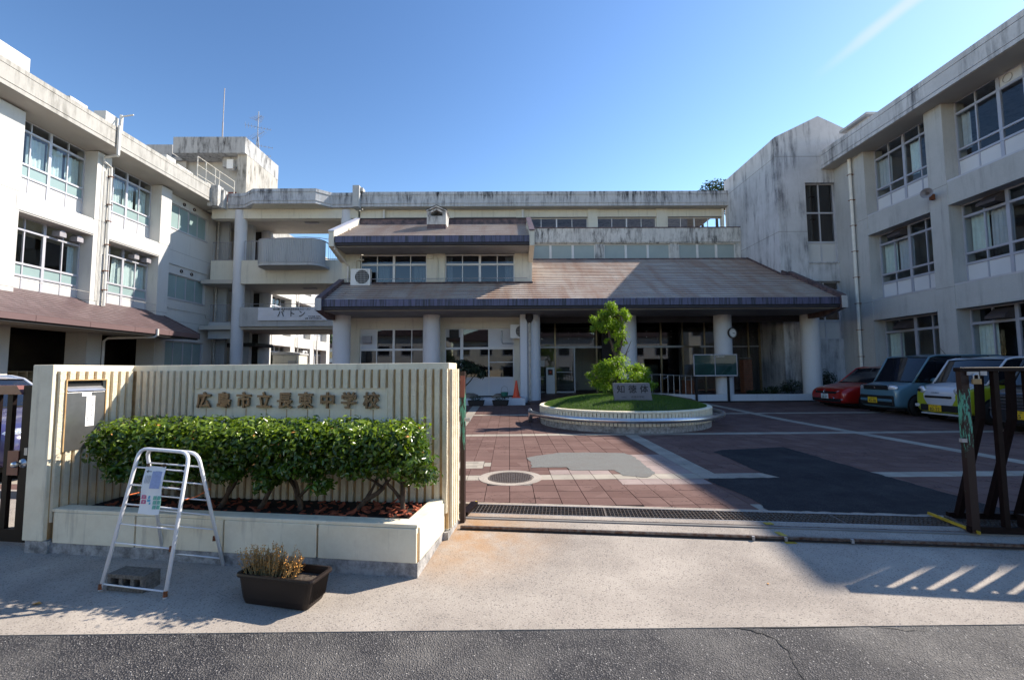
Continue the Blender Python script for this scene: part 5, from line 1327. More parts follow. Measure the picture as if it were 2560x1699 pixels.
for x in (.45, 2.2): MB().lathe([(.001, -.02), (.07, -.02), (.07, .02), (.001, .02)], n=20).xform(Matrix.Translation((x, 0, .07)) @ Matrix.Rotation(math.pi / 2, 4, 'X')).box(x - .1, x + .1, -.03, .03, .08, .18).build('wheel', 'gate_paint', SG, local=True)
piece('catch', 'steel_dull', SG, (-.045, -.02, .78), (.04, .03, .03))
pk = thing('padlock', 'brass padlock hanging from the top corner of the right gate', 'padlock', SG.matrix_basis @ Vector((0, 0, 0)) if False else (Matrix.Translation(SG.location) @ Matrix.Rotation(GR, 4, 'Z')) @ Vector((.06, -.055, 1.255)), GR)
MB().box(-.032, .032, -.01, .01, -.01, .036).build('body', 'bronze', pk, local=True, bevel=.004); MB().tube([(-.02, 0, .03), (-.02, 0, .06), (-.01, 0, .075), (.01, 0, .075), (.02, 0, .06), (.02, 0, .03)], .005, 6).build('shackle', 'steel', pk, local=True)
piece('hasp', 'steel_dull', SG, (.05, -.04, GH - .015), (.09, .008, .03)); piece('hasp', 'steel_dull', SG, (.13, -.04, GH - .015), (.05, .006, .035))
# narrow edge of the left leaf behind the name wall
LG = thing('closed_leaf_stop', 'narrow red and green painted steel stop post behind the right end of the name wall', 'post', SWm @ Vector((.075, .95, 0)), GR)
MB().box(-.02, .02, 0, .06, .06, 1.44).build('post', 'gate_peel', LG, local=True); MB().box(-.021, .021, -.002, .01, 1.2, 1.40).build('upper_face', 'gate_red', LG, local=True); MB().box(.02, .07, .0, .03, .98, 1.01).build('latch', 'steel_dull', LG, local=True)
MB().prism([(-.05, .15), (.02, .15), (.05, .50), (-.02, .50)], 'z', .085, .115).build('foot_plate', 'gate_paint', LG, local=True)
MB().prism([(-.04, .13), (-.028, .13), (.035, .54), (.02, .54)], 'z', .090, .110).build('yellow_edge', 'yellow_paint', LG, local=True)

# ---------------- white A-frame stand
AS = thing('a_frame_stand', 'white tubular steel A-frame stand in front of the planter', 'stand', (-2.45, 3.28, -.085))
def loopframe(fl, fr, tl, tr, name, fr_list):
    fl, fr, tl, tr = (Vector(v) for v in (fl, fr, tl, tr)); c = .07; pts = [fl]
    u1 = (tl - fl).normalized(); h = (tr - tl).normalized(); u2 = (tr - fr).normalized()
    for t in (0, .25, .5, .75, 1): pts.append((tl - u1 * c) * (1 - t) ** 2 + tl * 2 * t * (1 - t) + (tl + h * c) * t * t)
    for t in (0, .25, .5, .75, 1): pts.append((tr - h * c) * (1 - t) ** 2 + tr * 2 * t * (1 - t) + (tr - u2 * c) * t * t)
    pts.append(fr); MB().tube(pts, .0125, 10).build(name, 'stand_white', AS, smooth=True, local=True)
    for k, f in enumerate(fr_list):
        a = tl + (fl - tl) * f; b = tr + (fr - tr) * f; MB().tube([a, b], .0058, 6).build('rung', 'stand_white', AS, smooth=True, local=True)
L0 = Vector((-2.45, 3.28, -.085))
def S_(x, y, z): return tuple(Vector((x, y, z)) - L0)
loopframe(S_(-2.745, 3.10, -.088), S_(-2.245, 3.01, -.10), S_(-2.70, 3.31, .815), S_(-2.285, 3.235, .795), 'front_frame', (.14, .27, .41, .55, .68, .955))
loopframe(S_(-2.665, 3.55, -.072), S_(-2.14, 3.44, -.078), S_(-2.68, 3.345, .805), S_(-2.25, 3.27, .785), 'rear_frame', (.12, .27, .41, .54, .67, .93))
for a, b in ((S_(-2.71, 3.24, .50), S_(-2.66, 3.42, .52)), (S_(-2.27, 3.17, .48), S_(-2.22, 3.35, .50))):
    a, b = Vector(a), Vector(b); MB().tube([a, (a + b) / 2 + Vector((0, 0, -.012)), b], .004, 6).tube([b + Vector((0, -.02, 0)), b + Vector((.01, 0, .012)), b + Vector((.0, .02, 0))], .006, 6).build('orange_tie', 'orange_cord', AS, local=True)
for p in (S_(-2.27, 3.08, .17), S_(-2.745, 3.10, -.08), S_(-2.245, 3.012, -.09), S_(-2.19, 3.40, .12)): MB().tube([p, tuple(Vector(p) + Vector((-.002, .006, .035)))], .0133, 8).build('rust_patch', 'rust', AS, local=True)
po = thing('poster', 'crumpled laminated notice with arrow, blue picture and green squares hung on the stand', 'poster', (-2.515, 3.235, .56), rad(-10))
sh = MB(); vs = []; NXp, NZp = 8, 14
def pw(x, z): return -.004 - .010 * math.sin(z * 22 + 1) * .6 - .006 * math.sin(x * 30) - .16 * z * 0 + (z - .15) * .22
for j in range(NZp + 1):
    for i in range(NXp + 1):
        x = -.0875 + .175 * i / NXp + .05 * (1 - j / NZp) * .5; z = -.17 + .31 * j / NZp; vs.append((x, pw(x, z), z))
k = NXp + 1
sh.add(vs, [(j * k + i, j * k + i + 1, (j + 1) * k + i + 1, (j + 1) * k + i) for j in range(NZp) for i in range(NXp)])
sh.build('sheet', 'paper', po, smooth=True, local=True)
for nm, c in (('print_blue', (.30, .38, .62)), ('print_pink', (.62, .14, .26)), ('print_green', (.16, .46, .36)), ('print_cyan', (.12, .42, .62)), ('print_grey', (.5, .5, .52))): simple(nm, c, .6, var=.15, scale=60)
def pr_(mat, x, z, w, h, nm='print'):
    x += .025 * (1 - (z + .17) / .31); o = piece(nm, mat, po, (x, pw(x, z) - .0025, z), (w, .001, h), rot=(-.22, 0, 0)); return o
pr_('print_blue', .035, .055, .080, .115); pr_('print_grey', .035, .095, .035, .035); pr_('print_grey', .02, .02, .03, .035)
pr_('ink', -.048, .105, .042, .004, 'arrow'); a_ = pr_('ink', -.063, .109, .018, .003, 'arrow'); a_.rotation_euler = (-.22, -.6, 0); a_ = pr_('ink', -.063, .101, .018, .003, 'arrow'); a_.rotation_euler = (-.22, .6, 0)
for q in range(4): pr_('print_grey', -.066 + q * .013, .055, .004, .055)
for q in range(2):
    for w_ in range(3): pr_('print_green', .045 + q * .030, -.062 - w_ * .030, .026, .025)
pr_('print_pink', -.056, -.062, .040, .026); pr_('print_pink', -.056, -.094, .040, .026); pr_('paper', -.056, -.062, .012, .010); pr_('paper', -.056, -.094, .012, .010)
pr_('print_cyan', -.006, -.060, .014, .020); pr_('print_cyan', -.008, -.082, .026, .016); pr_('print_cyan', .004, -.100, .012, .014)
for x in (-.065, .07): piece('clip', 'pot_brown', po, (x, -.004, .148), (.016, .012, .02))

# ---------------- concrete block
cb = thing('concrete_block', 'weathered hollow concrete block lying under the white stand', 'block', (-2.575, 3.09, -.092), rad(-9))
mb = MB(); w, d, h = .285, .125, .11
xs_ = [-w / 2, -w / 2 + .03, -w / 2 + .09, -w / 2 + .12, -w / 2 + .18, -w / 2 + .21, w / 2 - .03, w / 2]
mb.box(-w / 2, w / 2, 0, d, 0, .028).box(-w / 2, w / 2, 0, d, h - .028, h)
for a, b in ((0, 1), (2, 3), (4, 5), (6, 7)): mb.box(xs_[a], xs_[b], .001, d - .001, .028, h - .028)
mb.box(-w / 2 + .002, w / 2 - .002, d * .85, d - .002, .02, h - .02)
mb.build('body', 'cinder', cb, local=True, bevel=.004)
# ---------------- plastic trough with dead plant
pt = thing('plant_trough', 'dark brown plastic plant trough on the apron', 'planter', (-1.46, 2.985, -.10), rad(-13))
def trough(root, L, Wd, H, mat, taper=.82, nrib=9):
    mb = MB(); r = .03
    def ring(l, w, z, rr=r):
        out = []
        for cx_, cy_, a0_ in ((l / 2 - rr, w / 2 - rr, 0), (-l / 2 + rr, w / 2 - rr, 90), (-l / 2 + rr, -w / 2 + rr, 180), (l / 2 - rr, -w / 2 + rr, 270)):
            for k in range(4): a = rad(a0_ + 30 * k); out.append((cx_ + rr * math.cos(a), cy_ + rr * math.sin(a), z))
        return out
    rings = [ring(L * taper, Wd * taper, 0), ring(L * (taper + .05), Wd * (taper + .06), H * .2), ring(L * .95, Wd * .94, H * .86), ring(L, Wd, H * .88), ring(L * 1.01, Wd * 1.02, H * .94), ring(L, Wd, H), ring(L * .94, Wd * .9, H), ring(L * .92, Wd * .86, H * .9), ring(L * .88, Wd * .8, H * .55)]
    vs = [p for rg in rings for p in rg]; n = 16
    fs = [(i * n + k, i * n + (k + 1) % n, (i + 1) * n + (k + 1) % n, (i + 1) * n + k) for i in range(len(rings) - 1) for k in range(n)] + [tuple(range(n))[::-1]]
    mb.add(vs, fs); mb.build('tub', mat, root, local=True, smooth=False)
    for sx in (-1, 1):
        mb = MB()
        for k in range(nrib):
            y = -Wd * .32 + Wd * .64 * k / (nrib - 1); mb.add([(sx * L * (taper + .03) / 2, y - .005, .03), (sx * L * (taper + .03) / 2, y + .005, .03), (sx * L * .955 / 2, y + .005, H * .85), (sx * L * .955 / 2, y - .005, H * .85), (sx * L * (taper + .07) / 2, y, .03), (sx * (L * .965 / 2 + .004), y, H * .85)], [(0, 4, 5, 3), (4, 1, 2, 5)])
        mb.build('rib_band', mat, root, local=True, kind='stuff')
    MB().box(-L * .44, L * .44, -Wd * .41, Wd * .41, H * .5, H * .74).build('soil', 'gravel_soil', root, local=True)
trough(pt, .56, .22, .185, 'pot_brown')
dp = thing('dead_plant', 'dried brown flower stems standing in the trough', 'plant', (-1.53, 3.0, .03), rad(-13))
random.seed(2); mb = MB(); lv = MB()
for q in range(230):
    x = random.gauss(-.03, .12); x = max(-.26, min(.17, x)); y = random.uniform(-.07, .07); p = Vector((x * .8, y, 0)); h = random.uniform(.10, .215) * (1 - abs(x + .03) * 1.2)
    e = p + Vector((x * .35 + random.uniform(-.03, .03), random.uniform(-.03, .03), h)); mid = (p + e) / 2 + Vector((random.uniform(-.01, .01), 0, 0))
    mb.tube([p, mid, e], [.0022, .0017, .0011], 4, cap=False)
    for k in range(8):
        c = p + (e - p) * random.uniform(.35, 1.05); d = Vector((random.uniform(-1, 1), random.uniform(-1, 1), random.uniform(-.4, 1))).normalized() * random.uniform(.008, .02); s_ = d.cross(Vector((random.random(), random.random(), .3))).normalized() * .004
        lv.add([c, c + d * .5 + s_, c + d, c + d * .5 - s_], [(0, 1, 2, 3)])
mb.build('stems', 'dead_stem', dp, local=True); lv.build('dry_leaves', 'dead_leaf', dp, local=True, kind='stuff')
for i, (x, y, s_) in enumerate(((-3.05, 2.96, 1.), (-2.73, 3.24, .7), (-2.45, 3.55, .8), (1.75, 3.1, .4))):
    mb = MB().add([(0, 0, 0), (.03, .018, .008), (.065, .0, .004), (.03, -.02, .01), (-.015, 0, .002)], [(0, 1, 2, 3)]).xform(Matrix.Scale(s_, 4))
    o = mb.build('fallen_leaf', 'dead_leaf', None, loc=(x, y, gz(x, y) + .003), rot=(0, 0, i * 1.3)); tag(o, ['dry brown leaf lying on the apron near the left edge, left of the stand', 'small dry leaf just behind the left foot of the stand', 'small dry leaf in the shade at the foot of the planter', 'tiny dry leaf on the sunny apron'][i], 'leaf')

# ---------------- entrance things
def cone_(label, x, y, z, h=.62):
    t = thing('traffic_cone', label, 'cone', (x, y, z)); MB().lathe([(.001, h), (.03, h), (.035, h - .02), (.135, .03), (.135, .0)], n=20).build('cone', 'cone_red', t, smooth=True, local=True); MB().box(-.17, .17, -.17, .17, 0, .03).build('base', 'cone_red', t, local=True)
cone_('plain orange red traffic cone beside the first entrance column', .28, 17.3, .33, .66)
for i, x in enumerate((-1.22, -.32)):
    t = thing('flower_trough', ['left one of the two dark flower troughs standing before the entrance kerb', 'right one of the two dark flower troughs, in front of the traffic cone'][i], 'planter', (x, 16.55, .09), 0, 'flower troughs at the entrance kerb'); trough(t, .62, .24, .2, 'pot_dark')
    foliage('plants', [(0, 0, .27, .28, .13, .10)], 260, .05, 'leaf_dark', t, world=False)
for i, (x, y, r, h, l) in enumerate(((-2.05, 17.6, .30, .62, 'tall pointed garden rock under the potted tree'), (-1.55, 17.4, .42, .26, 'low rounded garden rock left of the cone'), (-.35, 17.75, .34, .22, 'dark low rock behind the right flower trough'), (-2.7, 17.3, .18, .15, 'small flat rock at the left end of the entrance garden'))):
    mb = MB(); prof_ = []
    random.seed(i + 40); n = 12; vs = []
    for j in range(7):
        a = math.pi / 2 * j / 6
        for k in range(n):
            t_ = 2 * math.pi * k / n; q = random.uniform(.86, 1.1); vs.append((r * math.cos(a) ** .7 * math.cos(t_) * q, r * .7 * math.cos(a) ** .7 * math.sin(t_) * q, h * math.sin(a) * random.uniform(.93, 1.03)))
    mb.add(vs, [(j * n + k, j * n + (k + 1) % n, (j + 1) * n + (k + 1) % n, (j + 1) * n + k) for j in range(6) for k in range(n)] + [tuple(range(6 * n, 7 * n))])
    tag(mb.build('garden_rock', 'stone_rock', None, loc=(x, y, .26)), l, 'rock')
pm = thing('umbrella_tree', 'dark umbrella shaped small tree in front of the ground floor windows', 'tree', (-1.95, 17.85, .3))
mb = MB(); 
for e in ((-.05, 0, 1.0), (-.55, 0, 1.3), (.4, 0, 1.2), (-.9, .05, 1.15), (.65, 0, .95)): limb(mb, (0, 0, .3), e, .035, .012, .03)
mb.tube([(0, 0, -.1), (0, 0, .35)], .05, 8).build('trunk', 'bark_dark', pm, local=True)
foliage('crown', [(-.05, 0, 1.35, .55, .4, .18), (-.8, 0, 1.2, .35, .3, .18), (.5, 0, 1.15, .4, .3, .22), (-1.15, 0, 1.1, .2, .2, .12), (.85, 0, .95, .2, .2, .2), (0, 0, 1.1, .6, .4, .15)], 1500, .17, 'leaf_dark', pm, droop=1.2, world=False, aspect=.22)
bk = thing('hanging_basket', 'small green watering basket standing on a rock by the cone', 'basket', (-.18, 17.55, .38)); MB().lathe([(.12, 0), (.15, .16), (.13, .16), (.10, .02)], n=16).build('bowl', 'green_pipe', bk, local=True); MB().tube([(.14, 0, .15), (.1, 0, .34), (0, 0, .40), (-.1, 0, .34), (-.14, 0, .15)], .006, 5).build('handle', 'galv', bk, local=True)
ae = thing('defibrillator_box', 'white stand with red window holding a defibrillator beside the entrance door', 'cabinet', (1.93, 20.9, .30))
MB().box(-.2, .2, -.14, .14, 0, 1.22).build('cabinet', 'white_plastic', ae, local=True, bevel=.01); MB().box(-.11, .11, -.155, -.14, .86, 1.12).build('window', 'black', ae, local=True); MB().box(-.09, .09, -.165, -.155, .89, 1.08).build('device', 'brown_panel', ae, local=True); piece('sticker', 'cone_red', ae, (0, -.168, 1.0), (.07, .004, .06)); text('AED', .06, 'ink', ae, (0, -.143, 1.165), RX)
clk = thing('wall_clock', 'round white faced clock fixed to the entrance column above the notice board', 'clock', (9.30, 18.36, 2.88), rad(14))
MB().lathe([(.001, -.03), (.175, -.03), (.185, -.02)], n=36).xform(Matrix.Rotation(math.pi / 2, 4, 'X') @ Matrix.Scale(-1, 4, (0, 0, 1))).build('face', 'paper', clk, local=True)
MB().lathe([(.178, .05), (.21, .05), (.215, -.02), (.178, -.02)], n=36).xform(Matrix.Rotation(math.pi / 2, 4, 'X')).build('rim', 'hood_dark', clk, local=True)
for k in range(12):
    a = math.pi * k / 6; piece('hour_mark', 'ink', clk, (.145 * math.sin(a), -.038, .145 * math.cos(a)), (.012, .002, .03), rot=(0, a, 0))
piece('hour_hand', 'ink', clk, (.036, -.041, -.012), (.018, .002, .09), rot=(0, rad(108), 0)); piece('minute_hand', 'ink', clk, (.055, -.043, -.012), (.012, .002, .13), rot=(0, rad(102), 0))
nb = thing('notice_board', 'dark green glazed notice board on legs in front of the clock column', 'notice board', (8.45, 18.15, .34))
MB().box(-.87, .87, 0, .05, .80, 1.62).build('board', 'chalk_green', nb, local=True); MB().box(-.89, -.87, -.03, .06, .78, 1.64).box(.87, .89, -.03, .06, .78, 1.64).box(-.89, .89, -.03, .06, 1.62, 1.65).box(-.89, .89, -.03, .06, .76, .80).box(-.03, -.01, -.03, .06, .8, 1.62).build('frame', 'alu', nb, local=True)
pbox_ = piece('glass_front', 'glass', nb, (0, -.022, 1.21), (1.72, .004, .80))
for x in (-.80, .52): MB().box(x - .04, x + .04, 0, .06, -.3, .78).build('leg', 'black', nb, local=True)
text('長東中学校', .07, 'paper', nb, (.22, -.001, 1.55), RX)
mb = MB()
for k in range(5): mb.tube([(6.75 + k * .25, 18.9, .3), (6.75 + k * .25, 18.9, 1.15)], .016, 6)
mb.tube([(6.7, 18.9, 1.15), (7.8, 18.9, 1.10)], .02, 6).tube([(5.6, 19.8, 1.2), (6.7, 18.9, 1.15)], .02, 6)
for k in range(4): mb.tube([(5.6 + k * .3, 19.8 - k * .25, .3), (5.6 + k * .3, 19.8 - k * .25, 1.2)], .014, 6)
tag(mb.build('ramp_handrail', 'steel_dull'), 'thin steel handrail along the entrance ramp left of the notice board', 'handrail')
for i, (x, y) in enumerate(((8.0, 19.9), (10.9, 20.4))):
    t = thing('flower_stand', ['brick pillar with a shallow bowl seen under the notice board', 'tall dark brick pillar in the shade right of the clock column'][i], 'pillar', (x, y, .3)); H_ = (.7, 1.5)[i]
    for q in range(int(H_ / .1)):
        piece('brick', 'pier_brick', t, (-.1, 0, .05 + q * .1), (.19, .36 + .02 * (q % 2), .09)); piece('brick', 'pier_brick', t, (.1, 0, .05 + q * .1), (.19, .38 - .02 * (q % 2), .09))
    MB().lathe([(.1, H_), (.3, H_ + .08), (.28, H_ + .1), (.001, H_ + .04)], n=20).build('bowl', 'footing', t, local=True)
for i, (x, y, r, h, l) in enumerate(((11.3, 18.85, .55, .35, 'low dark shrub left of the right entrance column'), (12.1, 19.0, .5, .6, 'spiky dark plant just behind the right entrance column'), (13.3, 18.9, .35, 1.1, 'leafy plant right of the right entrance column'), (14.2, 18.9, .5, .45, 'low dark bush behind the red car'), (10.4, 18.8, .4, .18, 'flat ground plant near the kerb right of the clock column'), (13.8, 19.1, .3, .9, 'dark leafy stem against the tower wall'))):
    t = thing('garden_shrub', l, 'shrub', (x, y, .30)); mb = MB()
    for q in range(5): limb(mb, (0, 0, 0), (random.uniform(-r, r) * .6, random.uniform(-.1, .1), h * .8), .012, .004, .02)
    mb.build('stems', 'bark_dark', t, local=True); foliage('leaves', [(0, 0, h * .62, r, .3, h * .45), (-r * .4, 0, h * .4, r * .5, .25, h * .35)], 480, .12, 'leaf_dark', t, world=False, droop=.3, aspect=.25)

# ================================================================ CARS
def car(name, label, x, y, L, Wd, H, paint, style, plate, pcol, roofm=None, rz=0., wheel='rim_dark', lower=None):
    """nose at local x=0, body towards +x, y centred, wheels on z=0"""
    t = thing(name, label, 'car', (x, y, 0), rz, 'cars parked in front of the right wing'); w = Wd / 2; roofm = roofm or paint
    zb = .20
    if style == 'kei': hood0, belt, xh, xr, xre = .86, .98, .52, 1.02, L - .12; zh1 = .98
    elif style == 'sedan': hood0, belt, xh, xr, xre = .66, .92, 1.05, 1.75, L - .35; zh1 = .90
    else: hood0, belt, xh, xr, xre = .95, 1.02, .75, 1.2, L - .15; zh1 = 1.05
    # body stations: x, half width, top z, bottom z
    fr_ = [(.0, w * .76, hood0 - .16, zb + .14), (.035, w * .90, hood0 - .05, zb + .03), (.12, w * .965, hood0 + .01, zb), (.30, w * .985, hood0 + (zh1 - hood0) * .45, zb - .02), (xh, w, zh1, zb - .03), (xr, w, belt + .02, zb - .03), (L * .55, w, belt + .02, zb - .03), (L * .8, w, belt + .03, zb - .03), (L - .12, w * .97, belt + .02, zb), (L - .02, w * .88, belt - .04, zb + .06), (L, w * .7, belt - .12, zb + .12)]
    vs = []; fs = []; n = 13
    for (xx, hw, zt, z0) in fr_:
        mid = z0 + (zt - z0) * .5
        half = [(hw * .86, z0), (hw * .97, z0 + (zt - z0) * .10), (hw, mid * .98), (hw * .985, z0 + (zt - z0) * .80), (hw * .93, zt - .02), (hw * .80, zt)]
        ring = [(xx, -a, b) for a, b in half] + [(xx, 0, zt + .018)] + [(xx, a, b) for a, b in half[::-1]]
        vs += ring
    for i in range(len(fr_) - 1):
        for k in range(n): fs.append((i * n + k, (i + 1) * n + k, (i + 1) * n + (k + 1) % n, i * n + (k + 1) % n))
    fs.append(tuple(range(n))); fs.append(tuple(range((len(fr_) - 1) * n, len(fr_) * n))[::-1])
    body = MB().add(vs, fs).build('body', [paint], t, local=True, smooth=True)
    sb = body.modifiers.new('smooth', 'SUBSURF'); sb.levels = 1; sb.render_levels = 2
    # glasshouse
    wt = w * .94
    gh = [(xh + .02, w * .90, zh1 - .02, None), (xr, wt, H - .10, 1), (xr + .25, wt, H - .05, 1), (xre - .3, wt * .98, H - .05, 1), (xre, wt * .93, H - .16, 1), (L - .05, w * .86, belt, None)]
    G = MB(); base_z = belt - .03
    p0 = [(xh + .03, -w * .90, zh1 - .03), (xh + .03, w * .90, zh1 - .03)]; p1 = [(xr, -wt, H - .10), (xr, wt, H - .10)]; p2 = [(xre, -wt * .95, H - .12), (xre, wt * .95, H - .12)]; p3 = [(L - .06, -w * .88, base_z), (L - .06, w * .88, base_z)]
    mids = [(xh - .08, 0, zh1 - .01), (xr - .05, 0, H - .07)]
    G.add([p0[0], mids[0], p0[1], p1[1], mids[1], p1[0]], [(0, 1, 4, 5), (1, 2, 3, 4)]); gw = G.build('windscreen', 'car_glass', t, local=True, smooth=True)
    for s_ in (0, 1):
        sgn = -1 if s_ == 0 else 1
        MB().add([p0[s_], p1[s_], p2[s_], p3[s_], (xh + .45, sgn * w * .97, base_z)], [(0, 1, 2, 3, 4)]).build('side_glass', 'car_glass', t, local=True)
        # pillars and window frame
        mb = MB(); e = sgn * .012
        mb.tube([(p0[s_][0] - .03, p0[s_][1] + e, p0[s_][2] - .02), (p1[s_][0], p1[s_][1] + e, p1[s_][2]), (p1[s_][0] + .2, p1[s_][1] + e, H - .055), (p2[s_][0] - .2, p2[s_][1] + e, H - .06), (p2[s_][0], p2[s_][1] + e, p2[s_][2]), (p3[s_][0], p3[s_][1] + e, p3[s_][2])], .024, 8)
        mb.build('window_frame', roofm, t, local=True, smooth=True)
        mb = MB().tube([(L * .56, sgn * w * .98, base_z), (L * .56, sgn * (wt + .012), H - .07)], .030, 6).tube([(L * .80, sgn * w * .975, base_z), (L * .80, sgn * (wt + .012), H - .07)], .024, 6); mb.build('door_pillar', 'black', t, local=True)
        mb = MB()
        for xx in (xr - .08 if style != 'sedan' else xh + .5, L * .56, L * .82): mb.box(xx, xx + .008, sgn * (w + .001), sgn * (w - .02), zb + .12, belt - .06)
        mb.build('door_gap', 'black', t, local=True)
        for xx in (L * .50, L * .76): MB().box(xx, xx + .16, sgn * (w + .018), sgn * (w - .01), belt - .17, belt - .14).build('door_handle', paint, t, local=True)
        MB().lathe([(.001, .0), (.07, .02), (.085, .06), (.06, .10), (.001, .11)], n=14).xform(Matrix.Translation((xh + .42, sgn * (w + .10), belt + .03)) @ Matrix.Rotation(math.pi / 2, 4, 'Y') @ Matrix.Diagonal((1., 1.25, 1, 1))).build('mirror', paint, t, local=True, smooth=True)
        MB().box(xh + .40, xh + .46, sgn * w * .93, sgn * (w + .08), belt - .01, belt + .02).build('mirror_arm', 'black', t, local=True)
    rf = MB(); vs = []; nx_, ny_ = 8, 6
    for i in range(nx_ + 1):
        xx = xr - .02 + (xre + .03 - xr) * i / nx_; e = min(1, min(i, nx_ - i) / 1.6)
        for j in range(ny_ + 1): v_ = -1 + 2 * j / ny_; vs.append((xx - (.05 * (1 - v_ * v_) if i == 0 else 0), (wt + .02) * v_, H - .095 + .085 * e * (1 - .45 * v_ * v_) + .012 * (1 - v_ * v_)))
    rf.add(vs, [(i * (ny_ + 1) + j, (i + 1) * (ny_ + 1) + j, (i + 1) * (ny_ + 1) + j + 1, i * (ny_ + 1) + j + 1) for i in range(nx_) for j in range(ny_)])
    MB_r = rf.build('roof', roofm, t, local=True, smooth=True)
    # wheels
    for xx in (.62 if style != 'sedan' else .82, L - .55 if style != 'sedan' else L - .72):
        for sgn in (-1, 1):
            MB().lathe([(.001, 0), (.345, 0), (.345, .02)], n=28).xform(Matrix.Translation((xx, sgn * (w + .004), .30)) @ Matrix.Rotation(math.pi / 2, 4, 'X')).build('wheel_arch', 'black', t, local=True)
            wh = MB().lathe([(.20, .10), (.285, .10), (.30, .08), (.30, -.08), (.20, -.10)], n=28).xform(Matrix.Translation((xx, sgn * (w - .06), .30)) @ Matrix.Rotation(math.pi / 2 * sgn, 4, 'X')).build('wheel', 'tyre', t, local=True, smooth=True)
            mb = MB(); Mx = Matrix.Translation((xx, sgn * (w + .03), .30)) @ Matrix.Rotation(math.pi / 2, 4, 'X')
            if wheel == 'rim_white': mb.lathe([(.001, .0), (.06, .0), (.12, .0), (.20, .03)], n=24)
            else:
                for k in range(8): a = math.pi * k / 4; mb.obox(Matrix.Rotation(a, 4, 'Z') @ Matrix.Translation((.10, 0, 0)), .19, .03, .012)
                mb.lathe([(.19, 0), (.205, .01), (.205, -.01)], n=24).lathe([(.001, .006), (.04, .006), (.04, -.01)], n=12)
            mb.xform(Mx); mb.build('rim', wheel, wh, local=True)
    # underside shade and bumper details
    MB().box(.3, L - .3, -w * .85, w * .85, .14, .25).build('underbody', 'black', t, local=True)
    MB().box(xh - .05, xh + .06, -w * .80, w * .80, zh1 - .02, zh1 + .012).build('cowl', 'black', t, local=True)
    MB().tube([(xh + .0, -w * .5, zh1 + .02), (xh + .12, -w * .1, zh1 + .06)], .008, 5).tube([(xh + .0, 0, zh1 + .02), (xh + .12, w * .45, zh1 + .06)], .008, 5).build('wiper', 'black', t, local=True)
    return t, w
def disc(t, name, mat, x, y, z, ry, rz_, yaw=0, th=.03):
    return MB().lathe([(.001, 1), (.55, .92), (.85, .6), (1, 0)], n=24).xform(Matrix.Translation((x, y, z)) @ Matrix.Rotation(-yaw, 4, 'Z') @ Matrix.Rotation(-math.pi / 2, 4, 'Y') @ Matrix.Diagonal((rz_, ry, th, 1))).build(name, mat, t, local=True, smooth=True)
RXN = (math.pi / 2, 0, -math.pi / 2)
def plate(t, mat, txt, y, z, x=-.02, size=.115):
    o = piece('number_plate', mat, t, (x, y, z), (.012, .33, .165)); c_ = 'ink' if mat != 'plate_white' else 'green_pipe'
    text(txt, size, c_, t, (x - .009, y, z - .03), RXN, weight=.002); text('広島 580', .045, c_, t, (x - .009, y, z + .052), RXN)
def slab(t, name, mat, y0, y1, z0, z1, x0, x1, bev=.012): return MB().box(x0, x1, y0, y1, z0, z1).build(name, mat, t, local=True, bevel=bev)

t, w = car('red_hatchback', 'bright red hatchback parked first from the entrance, nose to the courtyard', 10.92, 15.35, 3.98, 1.68, 1.46, 'car_red', 'sedan', None, None)
slab(t, 'grille', 'black', -.48, .48, .53, .60, -.015, .12); slab(t, 'lower_grille', 'black', -.66, .66, .26, .37, -.012, .14)
for sy in (-1, 1):
    disc(t, 'headlight', 'lamp_glass', .13, sy * .60, .585, .17, .065, sy * .5, .05); MB().tube([(.0, sy * .36, .40), (.03, sy * .45, .31), (.12, sy * .72, .31)], .012, 6).build('trim', 'chrome', t, local=True); slab(t, 'fog_light', 'lamp_glass', sy * .60, sy * .72, .33, .37, .02, .1, .005)
plate(t, 'plate_white', '58-27', .0, .44, -.03); MB().lathe([(.045, 0), (.055, .01), (.045, .012)], n=20).xform(Matrix.Translation((-.02, 0, .60)) @ Matrix.Rotation(-math.pi / 2, 4, 'Y')).build('badge', 'chrome', t, local=True)

t, w = car('blue_minicar', 'tall boxy dull blue minicar between the red car and the white and lime car', 11.0, 13.33, 3.4, 1.475, 1.78, 'car_blue', 'kei', None, None)
slab(t, 'grille', 'black', -.44, .44, .74, .85, -.012, .08); MB().box(-.022, -.01, -.46, .46, .845, .875).build('grille_trim', 'chrome', t, local=True)
slab(t, 'lower_grille', 'black', -.60, .60, .28, .58, -.012, .12, .03); slab(t, 'bumper_bar', 'car_blue', -.57, .57, .39, .48, -.030, .05, .03)
for sy in (-1, 1): disc(t, 'headlight', 'lamp_glass', .060, sy * .52, .80, .155, .085, sy * .24, .04); MB().lathe([(.9, 0), (1.04, .1), (1.0, .25)], n=24).xform(Matrix.Translation((.060, sy * .52, .80)) @ Matrix.Rotation(-sy * .28, 4, 'Z') @ Matrix.Rotation(-math.pi / 2, 4, 'Y') @ Matrix.Diagonal((.09, .16, .1, 1))).build('lamp_ring', 'chrome', t, local=True)
plate(t, 'plate_yellow', '43-38', .08, .43, -.045); MB().tube([(1.9, -.3, 1.77), (1.75, -.3, 1.95)], .006, 5).build('aerial', 'black', t, local=True); MB().lathe([(.02, 0), (.03, .01), (.001, .02)], n=12).xform(Matrix.Translation((-.02, 0, .80)) @ Matrix.Rotation(-math.pi / 2, 4, 'Y')).build('badge', 'chrome', t, local=True)

t, w = car('white_and_lime_minicar', 'rounded white and lime two-tone minicar parked third, partly behind the right gate post', 10.95, 11.32, 3.4, 1.475, 1.66, 'car_lime', 'kei', None, None, roofm='car_white', wheel='rim_white')
